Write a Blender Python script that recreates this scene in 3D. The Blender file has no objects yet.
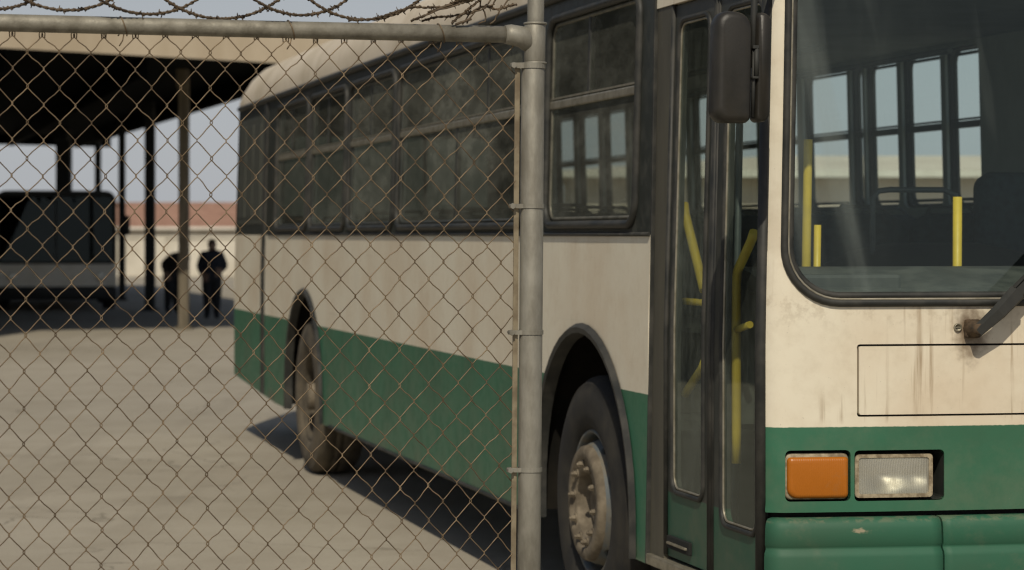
import bpy, bmesh, math, random
from mathutils import Vector, Matrix, noise as mnoise
from mathutils.geometry import delaunay_2d_cdt
R = math.radians
rnd = random.Random(7)
SC = bpy.context.scene
COL = SC.collection
F = 2450.0
EYE = 1.55

# ------------------------------------------------------------------ object helpers
def empty(name, loc=(0, 0, 0), rz=0.0):
    o = bpy.data.objects.new(name, None)
    o.empty_display_size = 0.2
    o.location = loc
    o.rotation_euler = (0, 0, rz)
    COL.objects.link(o)
    return o

def tag(o, label=None, cat=None, group=None, kind=None):
    if label: o['label'] = label
    if cat: o['category'] = cat
    if group: o['group'] = group
    if kind: o['kind'] = kind
    return o

def obj(name, bm, mats, parent=None, smooth=None, normals=False):
    if normals:
        bmesh.ops.recalc_face_normals(bm, faces=bm.faces)
    if smooth is not None:
        for f in bm.faces: f.smooth = smooth
    me = bpy.data.meshes.new(name)
    bm.to_mesh(me); bm.free()
    if not isinstance(mats, (list, tuple)): mats = [mats]
    for m in mats: me.materials.append(m)
    o = bpy.data.objects.new(name, me)
    COL.objects.link(o)
    if parent: o.parent = parent
    return o

def copy_tree(o, parent=None):
    c = o.copy(); COL.objects.link(c)
    if parent: c.parent = parent
    for ch in list(o.children): copy_tree(ch, c)
    return c

# ------------------------------------------------------------------ mesh helpers
def ident(p): return Vector(p)

def face(bm, vs, smooth=False, mi=0):
    try:
        f = bm.faces.new(vs)
    except ValueError:
        return None
    f.smooth = smooth; f.material_index = mi
    return f

def box(bm, lo, hi, fn=ident, mi=0, bev=0.0):
    """box, with chamfered edges when bev > 0"""
    c = [(lo[i] + hi[i]) / 2 for i in range(3)]
    h = [(hi[i] - lo[i]) / 2 for i in range(3)]
    t = bmesh.new()
    bmesh.ops.create_cube(t, size=2.0)
    for v in t.verts:
        v.co = Vector((v.co.x * h[0], v.co.y * h[1], v.co.z * h[2]))
    if bev > 0:
        bmesh.ops.bevel(t, geom=t.edges[:], offset=min(bev, min(h) * .8), segments=2, affect='EDGES', profile=.6)
    m = {}
    for v in t.verts:
        m[v] = bm.verts.new(fn((v.co.x + c[0], v.co.y + c[1], v.co.z + c[2])))
    for f in t.faces: face(bm, [m[v] for v in f.verts], False, mi)
    t.free()

def tube(bm, pts, r, sides=8, closed=False, caps=True, mi=0, flat=None, smooth=True):
    """round tube along pts; r number or list"""
    pts = [Vector(p) for p in pts]
    n = len(pts)
    rr = r if isinstance(r, (list, tuple)) else [r] * n
    tan = []
    for i in range(n):
        a = pts[i - 1] if (i > 0 or closed) else pts[i]
        b = pts[(i + 1) % n] if (i < n - 1 or closed) else pts[i]
        d = b - a
        tan.append(d.normalized() if d.length > 1e-9 else Vector((0, 0, 1)))
    up = Vector((0, 0, 1)) if abs(tan[0].z) < .9 else Vector((1, 0, 0))
    nrm = (up - tan[0] * up.dot(tan[0])).normalized()
    rings = []
    for i in range(n):
        nrm = nrm - tan[i] * nrm.dot(tan[i])
        if nrm.length < 1e-6: nrm = tan[i].orthogonal()
        nrm.normalize()
        bi = tan[i].cross(nrm)
        ring = []
        for k in range(sides):
            a = 2 * math.pi * k / sides
            ring.append(bm.verts.new(pts[i] + (nrm * math.cos(a) + bi * math.sin(a)) * rr[i]))
        rings.append(ring)
    m = n if closed else n - 1
    for i in range(m):
        A, B = rings[i], rings[(i + 1) % n]
        off = 0
        if closed and i == n - 1:
            off = min(range(sides), key=lambda o: (A[0].co - B[o].co).length)
        for k in range(sides):
            face(bm, [A[k], A[(k + 1) % sides], B[(k + 1 + off) % sides], B[(k + off) % sides]], smooth, mi)
    if caps and not closed:
        face(bm, rings[0][::-1], False, mi); face(bm, rings[-1], False, mi)

def rrect(a0, b0, a1, b1, r, n=6):
    """rounded rectangle loop, r a number or (bl, br, tr, tl)"""
    if not isinstance(r, (list, tuple)): r = (r,) * 4
    out = []
    for (cx, cy, q, rad) in ((a0 + r[0], b0 + r[0], 180, r[0]), (a1 - r[1], b0 + r[1], 270, r[1]),
                             (a1 - r[2], b1 - r[2], 0, r[2]), (a0 + r[3], b1 - r[3], 90, r[3])):
        for k in range(n + 1):
            t = R(q + 90 * k / n)
            out.append((cx + rad * math.cos(t), cy + rad * math.sin(t)))
    return out

def inside(p, loop):
    x, y = p; c = False; n = len(loop); j = n - 1
    for i in range(n):
        xi, yi = loop[i]; xj, yj = loop[j]
        if (yi > y) != (yj > y) and x < (xj - xi) * (y - yi) / (yj - yi) + xi: c = not c
        j = i
    return c

def densify(loop, step):
    out = []
    n = len(loop)
    for i in range(n):
        a = loop[i]; b = loop[(i + 1) % n]
        d = math.hypot(b[0] - a[0], b[1] - a[1])
        if d < 1e-7: continue
        k = max(1, int(math.ceil(d / step))) if step else 1
        for q in range(k):
            t = q / k
            out.append((a[0] + (b[0] - a[0]) * t, a[1] + (b[1] - a[1]) * t))
    return out

def plate(bm, outer, holes, fmap, thick=0.0, step=None, mi=0, rim_mi=None, rims=True, smooth=True):
    """sheet with holes in a 2D chart, mapped by fmap(a, b, depth)"""
    loops = [densify(outer, step)] + [densify(h, step) for h in holes]
    pts, edges = [], []
    for lp in loops:
        s = len(pts)
        pts += [Vector(p) for p in lp]
        edges += [(s + i, s + (i + 1) % len(lp)) for i in range(len(lp))]
    if step:
        xs = [p[0] for p in loops[0]]; ys = [p[1] for p in loops[0]]
        nx = int((max(xs) - min(xs)) / step) + 1; ny = int((max(ys) - min(ys)) / step) + 1
        allp = list(pts)
        for i in range(nx):
            for j in range(ny):
                q = (min(xs) + (i + .5) * step, min(ys) + (j + .5) * step)
                if not inside(q, loops[0]) or any(inside(q, h) for h in loops[1:]): continue
                if min((p[0] - q[0]) ** 2 + (p[1] - q[1]) ** 2 for p in allp) < (step * .4) ** 2: continue
                pts.append(Vector(q))
    res = delaunay_2d_cdt(pts, edges, [], 0, 1e-6)
    vs, fs = res[0], res[2]
    for d in ((0.0, thick) if thick else (0.0,)):
        mp = {}
        for f in fs:
            c = (sum(vs[i][0] for i in f) / len(f), sum(vs[i][1] for i in f) / len(f))
            if not inside(c, loops[0]) or any(inside(c, h) for h in loops[1:]): continue
            for i in f:
                if i not in mp: mp[i] = bm.verts.new(fmap(vs[i][0], vs[i][1], d))
            face(bm, [mp[i] for i in (f if d == 0 else f[::-1])], smooth, mi)
    if thick and rims:
        for lp in loops:
            A = [bm.verts.new(fmap(p[0], p[1], 0)) for p in lp]
            B = [bm.verts.new(fmap(p[0], p[1], thick)) for p in lp]
            for i in range(len(lp)):
                j = (i + 1) % len(lp)
                face(bm, [A[i], A[j], B[j], B[i]], False, mi if rim_mi is None else rim_mi)

def pillow(bm, loop, prof, fmap, mi=0):
    """solid from a loop scaled about its centre: prof = [(depth, inset)], capped both ends"""
    cx = sum(p[0] for p in loop) / len(loop); cy = sum(p[1] for p in loop) / len(loop)
    hx = max(abs(p[0] - cx) for p in loop); hy = max(abs(p[1] - cy) for p in loop)
    rings = []
    for d, ins in prof:
        rings.append([bm.verts.new(fmap(cx + (p[0] - cx) * (hx - ins) / hx, cy + (p[1] - cy) * (hy - ins) / hy, d)) for p in loop])
    n = len(loop)
    for A, B in zip(rings, rings[1:]):
        for i in range(n): face(bm, [A[i], A[(i + 1) % n], B[(i + 1) % n], B[i]], True, mi)
    face(bm, rings[0][::-1], True, mi); face(bm, rings[-1], True, mi)

def lathe(bm, prof, fmap, n=48, mi=0, smooth=True):
    """prof [(r, depth)], fmap(x, y, depth)"""
    rings = []
    for r, d in prof:
        rings.append([bm.verts.new(fmap(r * math.cos(2 * math.pi * k / n), r * math.sin(2 * math.pi * k / n), d)) for k in range(n)])
    for A, B in zip(rings, rings[1:]):
        for k in range(n): face(bm, [A[k], A[(k + 1) % n], B[(k + 1) % n], B[k]], smooth, mi)

# ------------------------------------------------------------------ materials
class NT:
    def __init__(s, name):
        s.m = bpy.data.materials.new(name); s.m.use_nodes = True
        s.t = s.m.node_tree; s.t.nodes.clear()
        s.out = s.t.nodes.new('ShaderNodeOutputMaterial')
        s.tc = s.t.nodes.new('ShaderNodeTexCoord')
    def n(s, typ, **kw):
        nd = s.t.nodes.new(typ)
        for k, v in kw.items(): setattr(nd, k, v)
        return nd
    def link(s, a, b): s.t.links.new(a, b)
    def put(s, sock, val):
        if hasattr(val, 'is_output') or isinstance(val, bpy.types.NodeSocket): s.link(val, sock)
        elif isinstance(val, (tuple, list)) and len(val) == 3 and sock.type == 'RGBA': sock.default_value = (*val, 1)
        else: sock.default_value = val
    def math(s, op, a, b=0.0, c=None, clamp=False):
        nd = s.n('ShaderNodeMath', operation=op); nd.use_clamp = clamp
        s.put(nd.inputs[0], a); s.put(nd.inputs[1], b)
        if c is not None: s.put(nd.inputs[2], c)
        return nd.outputs[0]
    def mix(s, f, a, b):
        nd = s.n('ShaderNodeMix', data_type='RGBA')
        s.put(nd.inputs[0], f); s.put(nd.inputs[6], a); s.put(nd.inputs[7], b)
        return nd.outputs[2]
    def noise(s, scale, detail=4, rough=.55, vec=None, stretch=None, off=None):
        nd = s.n('ShaderNodeTexNoise'); nd.inputs['Scale'].default_value = scale
        nd.inputs['Detail'].default_value = detail; nd.inputs['Roughness'].default_value = rough
        v = vec or s.tc.outputs['Object']
        if stretch or off:
            mp = s.n('ShaderNodeMapping'); s.link(v, mp.inputs[0])
            if stretch: mp.inputs['Scale'].default_value = stretch
            if off: mp.inputs['Location'].default_value = off
            v = mp.outputs[0]
        s.link(v, nd.inputs['Vector'])
        return nd.outputs['Fac']
    def ramp(s, f, a, b):
        nd = s.n('ShaderNodeMapRange'); nd.clamp = True; nd.interpolation_type = 'SMOOTHSTEP'
        s.put(nd.inputs[0], f); nd.inputs[1].default_value = a; nd.inputs[2].default_value = b
        nd.inputs[3].default_value = 0; nd.inputs[4].default_value = 1
        return nd.outputs[0]
    def sep(s):
        nd = s.n('ShaderNodeSeparateXYZ'); s.link(s.tc.outputs['Object'], nd.inputs[0])
        return nd.outputs
    def bump(s, h, strength=.3, dist=.01):
        nd = s.n('ShaderNodeBump'); nd.inputs['Strength'].default_value = strength
        nd.inputs['Distance'].default_value = dist; s.link(h, nd.inputs['Height'])
        return nd.outputs[0]
    def bsdf(s, col, rough=.5, metal=0.0, spec=.5, nrm=None, coat=0.0):
        b = s.n('ShaderNodeBsdfPrincipled')
        s.put(b.inputs['Base Color'], col); s.put(b.inputs['Roughness'], rough)
        s.put(b.inputs['Metallic'], metal); b.inputs['Specular IOR Level'].default_value = spec
        b.inputs['Coat Weight'].default_value = coat
        if nrm is not None: s.link(nrm, b.inputs['Normal'])
        return b.outputs[0]
    def done(s, sh):
        s.link(sh, s.out.inputs['Surface']); return s.m

def simple(name, c1, c2=None, rough=.6, metal=0.0, scale=8.0, bump=.0, bscale=None, spec=.4, stretch=None, thr=(.35, .7), rvar=.1):
    t = NT(name)
    c2 = c2 or tuple(x * .7 for x in c1)
    f = t.ramp(t.noise(scale, 5, .6, stretch=stretch), *thr)
    col = t.mix(f, c1, c2)
    rg = t.math('ADD', t.math('MULTIPLY', f, rvar), rough)
    nr = t.bump(t.noise(bscale or scale * 5, 4, .6, stretch=stretch), bump, .004) if bump else None
    return t.done(t.bsdf(col, rg, metal, spec, nr))

CREAM = (.71, .655, .520)
GREEN = (.034, .140, .078)
DARKB = (.022, .026, .022)

def paint(name, zsplit, front=False, dust=.25):
    """cream over green body paint with wear, dust and drip stains"""
    t = NT(name)
    x, y, z = t.sep()
    edge = t.math('ADD', z, t.math('MULTIPLY', t.math('SUBTRACT', t.noise(60, 2), .5), .004))
    up = t.ramp(edge, zsplit - .0015, zsplit + .0015)
    big = t.ramp(t.noise(1.6, 5, .6), .35, .72)
    fine = t.ramp(t.noise(14, 6, .65), .42, .75)
    cream = t.mix(big, CREAM, (.62, .53, .395))
    cream = t.mix(t.math('MULTIPLY', fine, .22), cream, (.40, .32, .21))
    green = t.mix(big, GREEN, (.036, .112, .062))
    gd = t.ramp(t.noise(5, 6, .7, off=(3, 1, 7)), .42, .8)
    green = t.mix(t.math('MULTIPLY', gd, dust), green, (.20, .19, .13))
    col = t.mix(up, green, cream)
    if not front:
        dk = t.mix(fine, DARKB, (.045, .046, .036))
        col = t.mix(t.ramp(z, 1.549, 1.552), col, dk)
    # streaks that ran down from seams and rubber
    st = t.noise(1.0, 5, .6, stretch=(34, 34, 1.3))
    st = t.ramp(st, .54, .72)
    band = t.ramp(t.noise(2.2, 3, .5, off=(5, 0, 2)), .42, .62)
    zz = t.ramp(z, .952, .985)
    k = t.math('MULTIPLY', t.math('MULTIPLY', st, band), t.math('MULTIPLY', zz, .80 if front else .14))
    col = t.mix(k, col, (.24, .155, .075))
    if front:
        # grime along the seam under the windscreen and around the wiper spindle
        g = t.math('MULTIPLY', t.ramp(t.noise(26, 5, .7), .47, .66), t.math('MULTIPLY', t.ramp(z, 1.215, 1.325), t.ramp(z, 1.40, 1.345)))
        col = t.mix(t.math('MULTIPLY', g, .28), col, (.26, .19, .11))
        dx = t.math('SUBTRACT', x, -.585); dz = t.math('SUBTRACT', z, 1.245)
        d = t.math('SQRT', t.math('ADD', t.math('MULTIPLY', dx, dx), t.math('MULTIPLY', t.math('MULTIPLY', dz, dz), .35)))
        g2 = t.math('MULTIPLY', t.ramp(t.math('ADD', d, t.math('MULTIPLY', t.noise(40, 4), .06)), .105, .045), .85)
        col = t.mix(g2, col, (.10, .06, .03))
    scr = t.ramp(t.noise(1.0, 4, .6, stretch=(26, .9, 55)), .655, .72)
    scr = t.math('MULTIPLY', scr, t.ramp(t.noise(1.1, 3, .5, off=(2, 8, 4)), .45, .6))
    col = t.mix(t.math('MULTIPLY', scr, .30), col, (.30, .27, .20))
    mud = t.math('MULTIPLY', t.ramp(t.math('ADD', t.math('MULTIPLY', z, -1.6), t.noise(7, 6, .7)), -.28, .12), .45)
    col = t.mix(mud, col, (.17, .145, .10))
    sp = t.ramp(t.noise(120, 3, .6), .70, .76)
    col = t.mix(t.math('MULTIPLY', sp, .5), col, (.14, .10, .06))
    rg = t.math('ADD', t.math('MULTIPLY', fine, .18), .42)
    nr = t.bump(t.math('ADD', t.noise(2.2, 2), t.math('MULTIPLY', t.noise(90, 3), .02)), .22, .02)
    return t.done(t.bsdf(col, rg, 0, .4, nr))

def glass(name, tint, dust=.06, gain=1.5, glare=0.0, dust_glare_col=(.34, .33, .27), dscale=3.0, streak=None, rough=.02):
    t = NT(name)
    lw = t.n('ShaderNodeLayerWeight'); lw.inputs['Blend'].default_value = .5
    f = t.math('POWER', lw.outputs['Facing'], 5.0)
    f = t.math('MULTIPLY_ADD', f, .9, .045)
    f = t.math('MULTIPLY', f, gain, clamp=True)
    tr = t.n('ShaderNodeBsdfTransparent'); tr.inputs[0].default_value = (*tint, 1)
    gl = t.n('ShaderNodeBsdfGlossy'); gl.inputs[0].default_value = (.86, .97, .94, 1); gl.inputs['Roughness'].default_value = rough
    nr = t.bump(t.noise(1.3, 2), .04, .02); t.link(nr, gl.inputs['Normal'])
    m = t.n('ShaderNodeMixShader'); t.link(f, m.inputs[0]); t.link(tr.outputs[0], m.inputs[1]); t.link(gl.outputs[0], m.inputs[2])
    df = t.n('ShaderNodeBsdfDiffuse'); df.inputs[0].default_value = (*dust_glare_col, 1)
    a = t.ramp(t.noise(dscale, 6, .65, stretch=streak), .38, .78)
    b = t.ramp(t.noise(dscale * 14, 4, .7, stretch=streak), .3, .8)
    a = t.math('MULTIPLY', t.math('MULTIPLY_ADD', a, .8, .2), t.math('MULTIPLY_ADD', b, .5, .5))
    a = t.math('MULTIPLY', a, dust)
    if glare:      # haze and reflections painted on: long soft streaks leaning a little, one hard side
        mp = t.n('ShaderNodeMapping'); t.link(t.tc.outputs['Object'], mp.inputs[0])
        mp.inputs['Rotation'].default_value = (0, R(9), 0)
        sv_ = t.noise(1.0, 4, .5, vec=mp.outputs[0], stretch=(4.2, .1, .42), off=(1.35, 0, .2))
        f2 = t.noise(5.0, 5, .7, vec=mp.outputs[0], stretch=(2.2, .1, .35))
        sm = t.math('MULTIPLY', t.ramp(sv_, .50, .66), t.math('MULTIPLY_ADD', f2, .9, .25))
        a = t.math('ADD', a, t.math('MULTIPLY', sm, glare))
    m2 = t.n('ShaderNodeMixShader'); t.link(a, m2.inputs[0]); t.link(m.outputs[0], m2.inputs[1]); t.link(df.outputs[0], m2.inputs[2])
    return t.done(m2.outputs[0])

M = {}
M['side'] = paint('side_paint', .978)
M['front'] = paint('front_paint', .950, True)
M['roofpaint'] = simple('roof_paint', (.60, .52, .40), (.47, .40, .29), .55, scale=2.5, bump=.08)
M['bumper'] = None
M['rubber'] = simple('black_rubber', (.016, .017, .015), (.045, .043, .036), .55, scale=9, bump=.15)
M['darkframe'] = simple('dark_door_frame', (.026, .030, .027), (.055, .054, .043), .5, scale=6, bump=.08)
M['olive'] = simple('olive_pillar_paint', (.085, .078, .055), (.060, .056, .042), .55, scale=7, bump=.05, stretch=(1, 1, .2))
M['alu'] = simple('dusty_aluminium', (.34, .31, .24), (.20, .18, .13), .42, metal=.6, scale=18)
M['dullalu'] = simple('grimy_window_aluminium', (.15, .14, .105), (.075, .072, .055), .5, metal=.4, scale=14)
M['black'] = simple('black_recess', (.008, .009, .008), (.014, .013, .011), .8, scale=6)
M['under'] = simple('chassis_black', (.010, .010, .009), (.018, .016, .013), .9, scale=6, spec=.05)
M['tyre'] = simple('tyre_rubber', (.013, .0125, .0115), (.030, .027, .021), .85, scale=7, bump=.25, bscale=60)
M['rim'] = simple('dusty_steel_wheel', (.20, .165, .115), (.105, .085, .058), .7, metal=.1, scale=14, bump=.3, thr=(.3, .65))
M['rimdirt'] = simple('muddy_wheel', (.10, .082, .055), (.05, .042, .03), .85, scale=9, bump=.3)
M['tyredust'] = simple('dusty_tyre_rubber', (.12, .098, .066), (.045, .038, .028), .9, scale=5, bump=.25, bscale=60)
M['rimblue'] = simple('grey_rim_paint', (.085, .10, .105), (.14, .12, .085), .6, scale=10, bump=.15)
M['interior'] = simple('interior_panel', (.50, .56, .53), (.42, .47, .445), .6, scale=3)
M['ceil'] = simple('ceiling_panel', (.13, .15, .145), (.10, .115, .11), .7, scale=3)
M['seat'] = simple('seat_fabric', (.022, .046, .058), (.015, .03, .04), .85, scale=30)
M['dash'] = simple('dashboard_plastic', (.05, .054, .05), (.085, .088, .078), .65, scale=9, bump=.1)
M['darkplastic'] = simple('dark_plastic', (.018, .019, .018), (.03, .03, .026), .6, scale=9)
M['yellow'] = simple('yellow_handrail', (.66, .46, .045), (.56, .39, .04), .45, scale=12, spec=.5)
M['greyrail'] = simple('grey_handrail', (.10, .115, .115), (.08, .09, .09), .4, scale=12)
M['mirror'] = simple('mirror_housing_plastic', (.026, .023, .018), (.015, .014, .011), .40, scale=10, bump=.12, bscale=120)
M['galv'] = simple('galvanised_steel', (.285, .27, .225), (.175, .162, .13), .52, metal=.35, scale=26, bump=.18, bscale=160, stretch=(1, 1, .35), thr=(.3, .72))
M['rail'] = simple('weathered_galvanised_rail', (.26, .242, .195), (.15, .136, .104), .55, metal=.3, scale=22, bump=.22, bscale=130, thr=(.3, .72))
M['wire'] = simple('rusted_fence_wire', (.22, .158, .092), (.088, .061, .036), .5, metal=.4, scale=16, thr=(.3, .7))
M['barb'] = simple('rusted_barbed_wire', (.115, .082, .05), (.05, .035, .022), .65, metal=.3, scale=40)
M['glass_ws'] = glass('windscreen_glass', (.86, .94, .92), dust=.06, gain=.95, glare=.42, dust_glare_col=(.25, .285, .265), dscale=1.7, streak=(1.6, 1, .35))
M['glass_side'] = glass('side_glass', (.26, .28, .24), dust=.70, gain=.9, dust_glare_col=(.36, .365, .30), dscale=1.3, streak=(1, .30, .8))  # pale dust also paints in the sky reflected on these panes
M['glass_clear'] = glass('clear_glass', (.84, .90, .87), dust=.05, gain=.8, dscale=2)
M['glass_first'] = glass('first_window_glass', (.52, .57, .53), dust=.50, gain=.8, dust_glare_col=(.33, .335, .28), dscale=1.3, streak=(1, .30, .8))  # dust layer lightened here too, standing in for reflected sky
M['glass_door'] = glass('door_glass', (.74, .81, .76), dust=.42, gain=.9, dust_glare_col=(.29, .32, .27), dscale=2, streak=(1, 1, .4))

def bumper_mat():
    t = NT('green_bumper_paint'); x, y, z = t.sep()
    big = t.ramp(t.noise(2.5, 5, .6), .35, .72)
    col = t.mix(big, (.026, .105, .060), (.036, .098, .058))
    gd = t.ramp(t.noise(6, 6, .72, off=(1, 4, 2)), .48, .8)
    col = t.mix(t.math('MULTIPLY', gd, .35), col, (.19, .17, .115))
    # a scuff that rubbed through to primer
    dx = t.math('SUBTRACT', x, -.955); dz = t.math('SUBTRACT', z, .628)
    d = t.math('SQRT', t.math('ADD', t.math('MULTIPLY', t.math('MULTIPLY', dx, dx), .12), t.math('MULTIPLY', dz, dz)))
    sc = t.ramp(t.math('ADD', d, t.math('MULTIPLY', t.noise(55, 5, .7, stretch=(.5, 1, 1)), .034)), .028, .020)
    col = t.mix(t.math('MULTIPLY', sc, .85), col, (.32, .27, .18))
    ed = t.math('MULTIPLY', t.ramp(z, .650, .659), t.ramp(t.noise(20, 5, .7), .46, .60))
    col = t.mix(t.math('MULTIPLY', ed, .22), col, (.28, .22, .14))
    nr = t.bump(t.math('ADD', t.noise(5, 2), t.math('MULTIPLY', t.noise(120, 3), .03)), .25, .012)
    return t.done(t.bsdf(col, .6, 0, .3, nr))
M['bumper'] = bumper_mat()

def door_mat():
    t = NT('door_leaf_paint'); x, y, z = t.sep()
    f = t.ramp(t.noise(7, 5, .6), .38, .72)
    dk = t.mix(f, (.024, .028, .025), (.050, .049, .039))
    gr = t.mix(f, (.020, .080, .048), (.034, .082, .050))
    gr = t.mix(t.math('MULTIPLY', t.ramp(t.noise(5, 6, .7), .45, .8), .35), gr, (.15, .13, .09))
    col = t.mix(t.ramp(z, .648, .652), gr, dk)
    return t.done(t.bsdf(col, .48, 0, .4, t.bump(t.noise(4, 3), .15, .01)))
M['door'] = door_mat()

def lens_mat(name, col, emis=None, rib=True):
    t = NT(name); x, y, z = t.sep()
    w = t.math('SINE', t.math('MULTIPLY', x, 900.0))
    nr = t.bump(t.math('ADD', t.math('MULTIPLY', w, .12 if rib else .05), t.noise(20, 3)), .35, .003)
    c = t.mix(t.ramp(t.noise(18, 5, .7), .55, .95), col, tuple(a * .6 + b * .4 for a, b in zip(col, (.22, .18, .11))))
    b = t.n('ShaderNodeBsdfPrincipled')
    t.link(c, b.inputs['Base Color']); b.inputs['Roughness'].default_value = .22
    b.inputs['Specular IOR Level'].default_value = .6
    t.link(nr, b.inputs['Normal'])
    return t, b
t_, b_ = lens_mat('amber_lens', (.38, .118, .008)); b_.inputs['Roughness'].default_value = .35
b_.inputs['Specular IOR Level'].default_value = .35
M['amber'] = t_.done(b_.outputs[0])
def headglass():
    t = NT('ribbed_headlamp_glass'); x, y, z = t.sep()
    w = t.math('SINE', t.math('MULTIPLY', x, 1150.0))
    nr = t.bump(t.math('ADD', t.math('MULTIPLY', w, .6), t.math('MULTIPLY', t.noise(30, 3), .6)), .5, .004)
    gl = t.n('ShaderNodeBsdfGlossy'); gl.inputs['Roughness'].default_value = .12; t.link(nr, gl.inputs['Normal'])
    tr = t.n('ShaderNodeBsdfTransparent'); tr.inputs[0].default_value = (.85, .86, .82, 1)
    df = t.n('ShaderNodeBsdfDiffuse'); df.inputs[0].default_value = (.55, .53, .45, 1); t.link(nr, df.inputs['Normal'])
    lw = t.n('ShaderNodeLayerWeight'); t.link(nr, lw.inputs['Normal'])
    f = t.math('MULTIPLY_ADD', t.math('POWER', lw.outputs['Facing'], 4.0), .8, .08, clamp=True)
    m = t.n('ShaderNodeMixShader'); t.link(f, m.inputs[0]); t.link(tr.outputs[0], m.inputs[1]); t.link(gl.outputs[0], m.inputs[2])
    a = t.math('MULTIPLY_ADD', t.ramp(w, -.6, 1.0), .14, .36)
    m2 = t.n('ShaderNodeMixShader'); t.link(a, m2.inputs[0]); t.link(m.outputs[0], m2.inputs[1]); t.link(df.outputs[0], m2.inputs[2])
    return t.done(m2.outputs[0])
M['headglass'] = headglass()
M['reflector'] = simple('lamp_reflector', (.72, .70, .62), (.55, .52, .44), .42, metal=1.0, scale=25, bump=.12, bscale=60)
M['bezel'] = simple('dusty_lamp_bezel', (.36, .30, .20), (.17, .13, .08), .6, scale=40, thr=(.35, .65))

# ------------------------------------------------------------------ the bus
ANG = R(14.4)
L, W = 12.0, 2.5
CX, CY = .782, 7.63
RIGHT = Vector((math.cos(ANG), math.sin(ANG), 0)); REAR = Vector((-math.sin(ANG), math.cos(ANG), 0))
centre = Vector((CX, CY, 0)) + RIGHT * W / 2 + REAR * L / 2

def clip(x, a=0.0, b=1.0): return max(a, min(b, x))
def P(u, v, z):
    """bus chart: u back from the front, v across from the door side, z up -> bus local"""
    t = (v - 1.25) / 1.25
    ff = clip(1 - u / .9) if u > 0 else 1
    u2 = u - .10 * max(0, 1 - t * t) * ff + .02 * max(0, z - 1.34) * ff
    rf = clip((u - 11.2) / .8)
    u2 += .10 * max(0, 1 - t * t) * rf - .04 * max(0, z - 1.5) * rf
    v2 = 1.25 + (v - 1.25) * (1 - .0216 * max(0, z - 1.2))
    return Vector((v2 - 1.25, u2 - L / 2, z))
def Pb(p): return P(p[1], p[0], p[2])      # for box(): (v, u, z)

bus = tag(empty('city_bus', centre, ANG),
          'cream and green city bus with dusty paint and folding door, standing behind the wire fence', 'bus')

RF, RR = .06, .14
ARC, ARCR = RF * math.pi / 2, RR * math.pi / 2
SLEN = 2 * ARC + W - 2 * RF
def front(s, z, d=0.0):
    """front chart; d > 0 goes inward"""
    if s < ARC:
        th = s / RF
        u, v, nu, nv = RF * (1 - math.sin(th)), RF * (1 - math.cos(th)), -math.sin(th), -math.cos(th)
    elif s > SLEN - ARC:
        th = (SLEN - s) / RF
        u, v, nu, nv = RF * (1 - math.sin(th)), W - RF * (1 - math.cos(th)), -math.sin(th), math.cos(th)
    else:
        u, v, nu, nv = 0, RF + s - ARC, -1, 0
    return P(u - nu * d, v - nv * d, z)
def sv(v): return ARC + v - RF            # v -> s on the flat part
SRL = 2 * ARCR + W - 2 * RR
def rear(s, z, d=0.0):
    if s < ARCR:
        th = s / RR
        u, v, nu, nv = L - RR * (1 - math.sin(th)), RR * (1 - math.cos(th)), math.sin(th), -math.cos(th)
    elif s > SRL - ARCR:
        th = (SRL - s) / RR
        u, v, nu, nv = L - RR * (1 - math.sin(th)), W - RR * (1 - math.cos(th)), math.sin(th), math.cos(th)
    else:
        u, v, nu, nv = L, RR + s - ARCR, 1, 0
    return P(u - nu * d, v - nv * d, z)
def near(u, z, d=0.0): return P(u, d, z)
def far(u, z, d=0.0): return P(u, W - d, z)

WZ = .5
WU = (2.025, 8.58)
ARCH = .672
TOP = 2.52
def arch_pts(uc, r=ARCH, zb=.37, rev=False):
    p = [(uc - r, zb)] + [(uc - r * math.cos(math.pi * k / 24), WZ + r * math.sin(math.pi * k / 24)) for k in range(25)] + [(uc + r, zb)]
    return p[::-1] if rev else p

near_win = [(1.36, 2.62), (3.0, 5.66), (5.76, 7.09), (7.19, 8.44), (8.54, 9.83)]
ZW0, ZW1 = 1.59, 2.44
far_win = [(3.60, 3.97), (4.04, 4.51), (4.58, 5.00), (5.045, 5.20), (5.255, 5.91)] + [(6.02 + .67 * k, 6.02 + .67 * k + .55) for k in range(8)]

body = bmesh.new()
outer = [(1.185, .37)] + arch_pts(WU[0]) + arch_pts(WU[1]) + [(9.8, .375), (10.372, .40), (10.372, TOP), (1.185, TOP)]
plate(body, outer, [rrect(a, ZW0, b, ZW1, .09) for a, b in near_win], near, .03, .22, 0)
plate(body, [(10.38, .40), (L - RR, .465), (L - RR, TOP), (10.38, TOP)], [], near, .03, .22, 0)
plate(body, [(.06, 2.36), (1.18, 2.36), (1.18, TOP), (.06, TOP)], [], near, .03, .2, 1)
outf = [(RF, .37)] + arch_pts(WU[0]) + arch_pts(WU[1]) + [(9.8, .375), (L - RR, .465), (L - RR, TOP), (RF, TOP)]
plate(body, outf, [rrect(a, 1.70, b, 2.46, .07) for a, b in far_win] + [rrect(.45, 1.45, 1.5, 2.4, .09)], far, .03, .3, 0)
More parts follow.
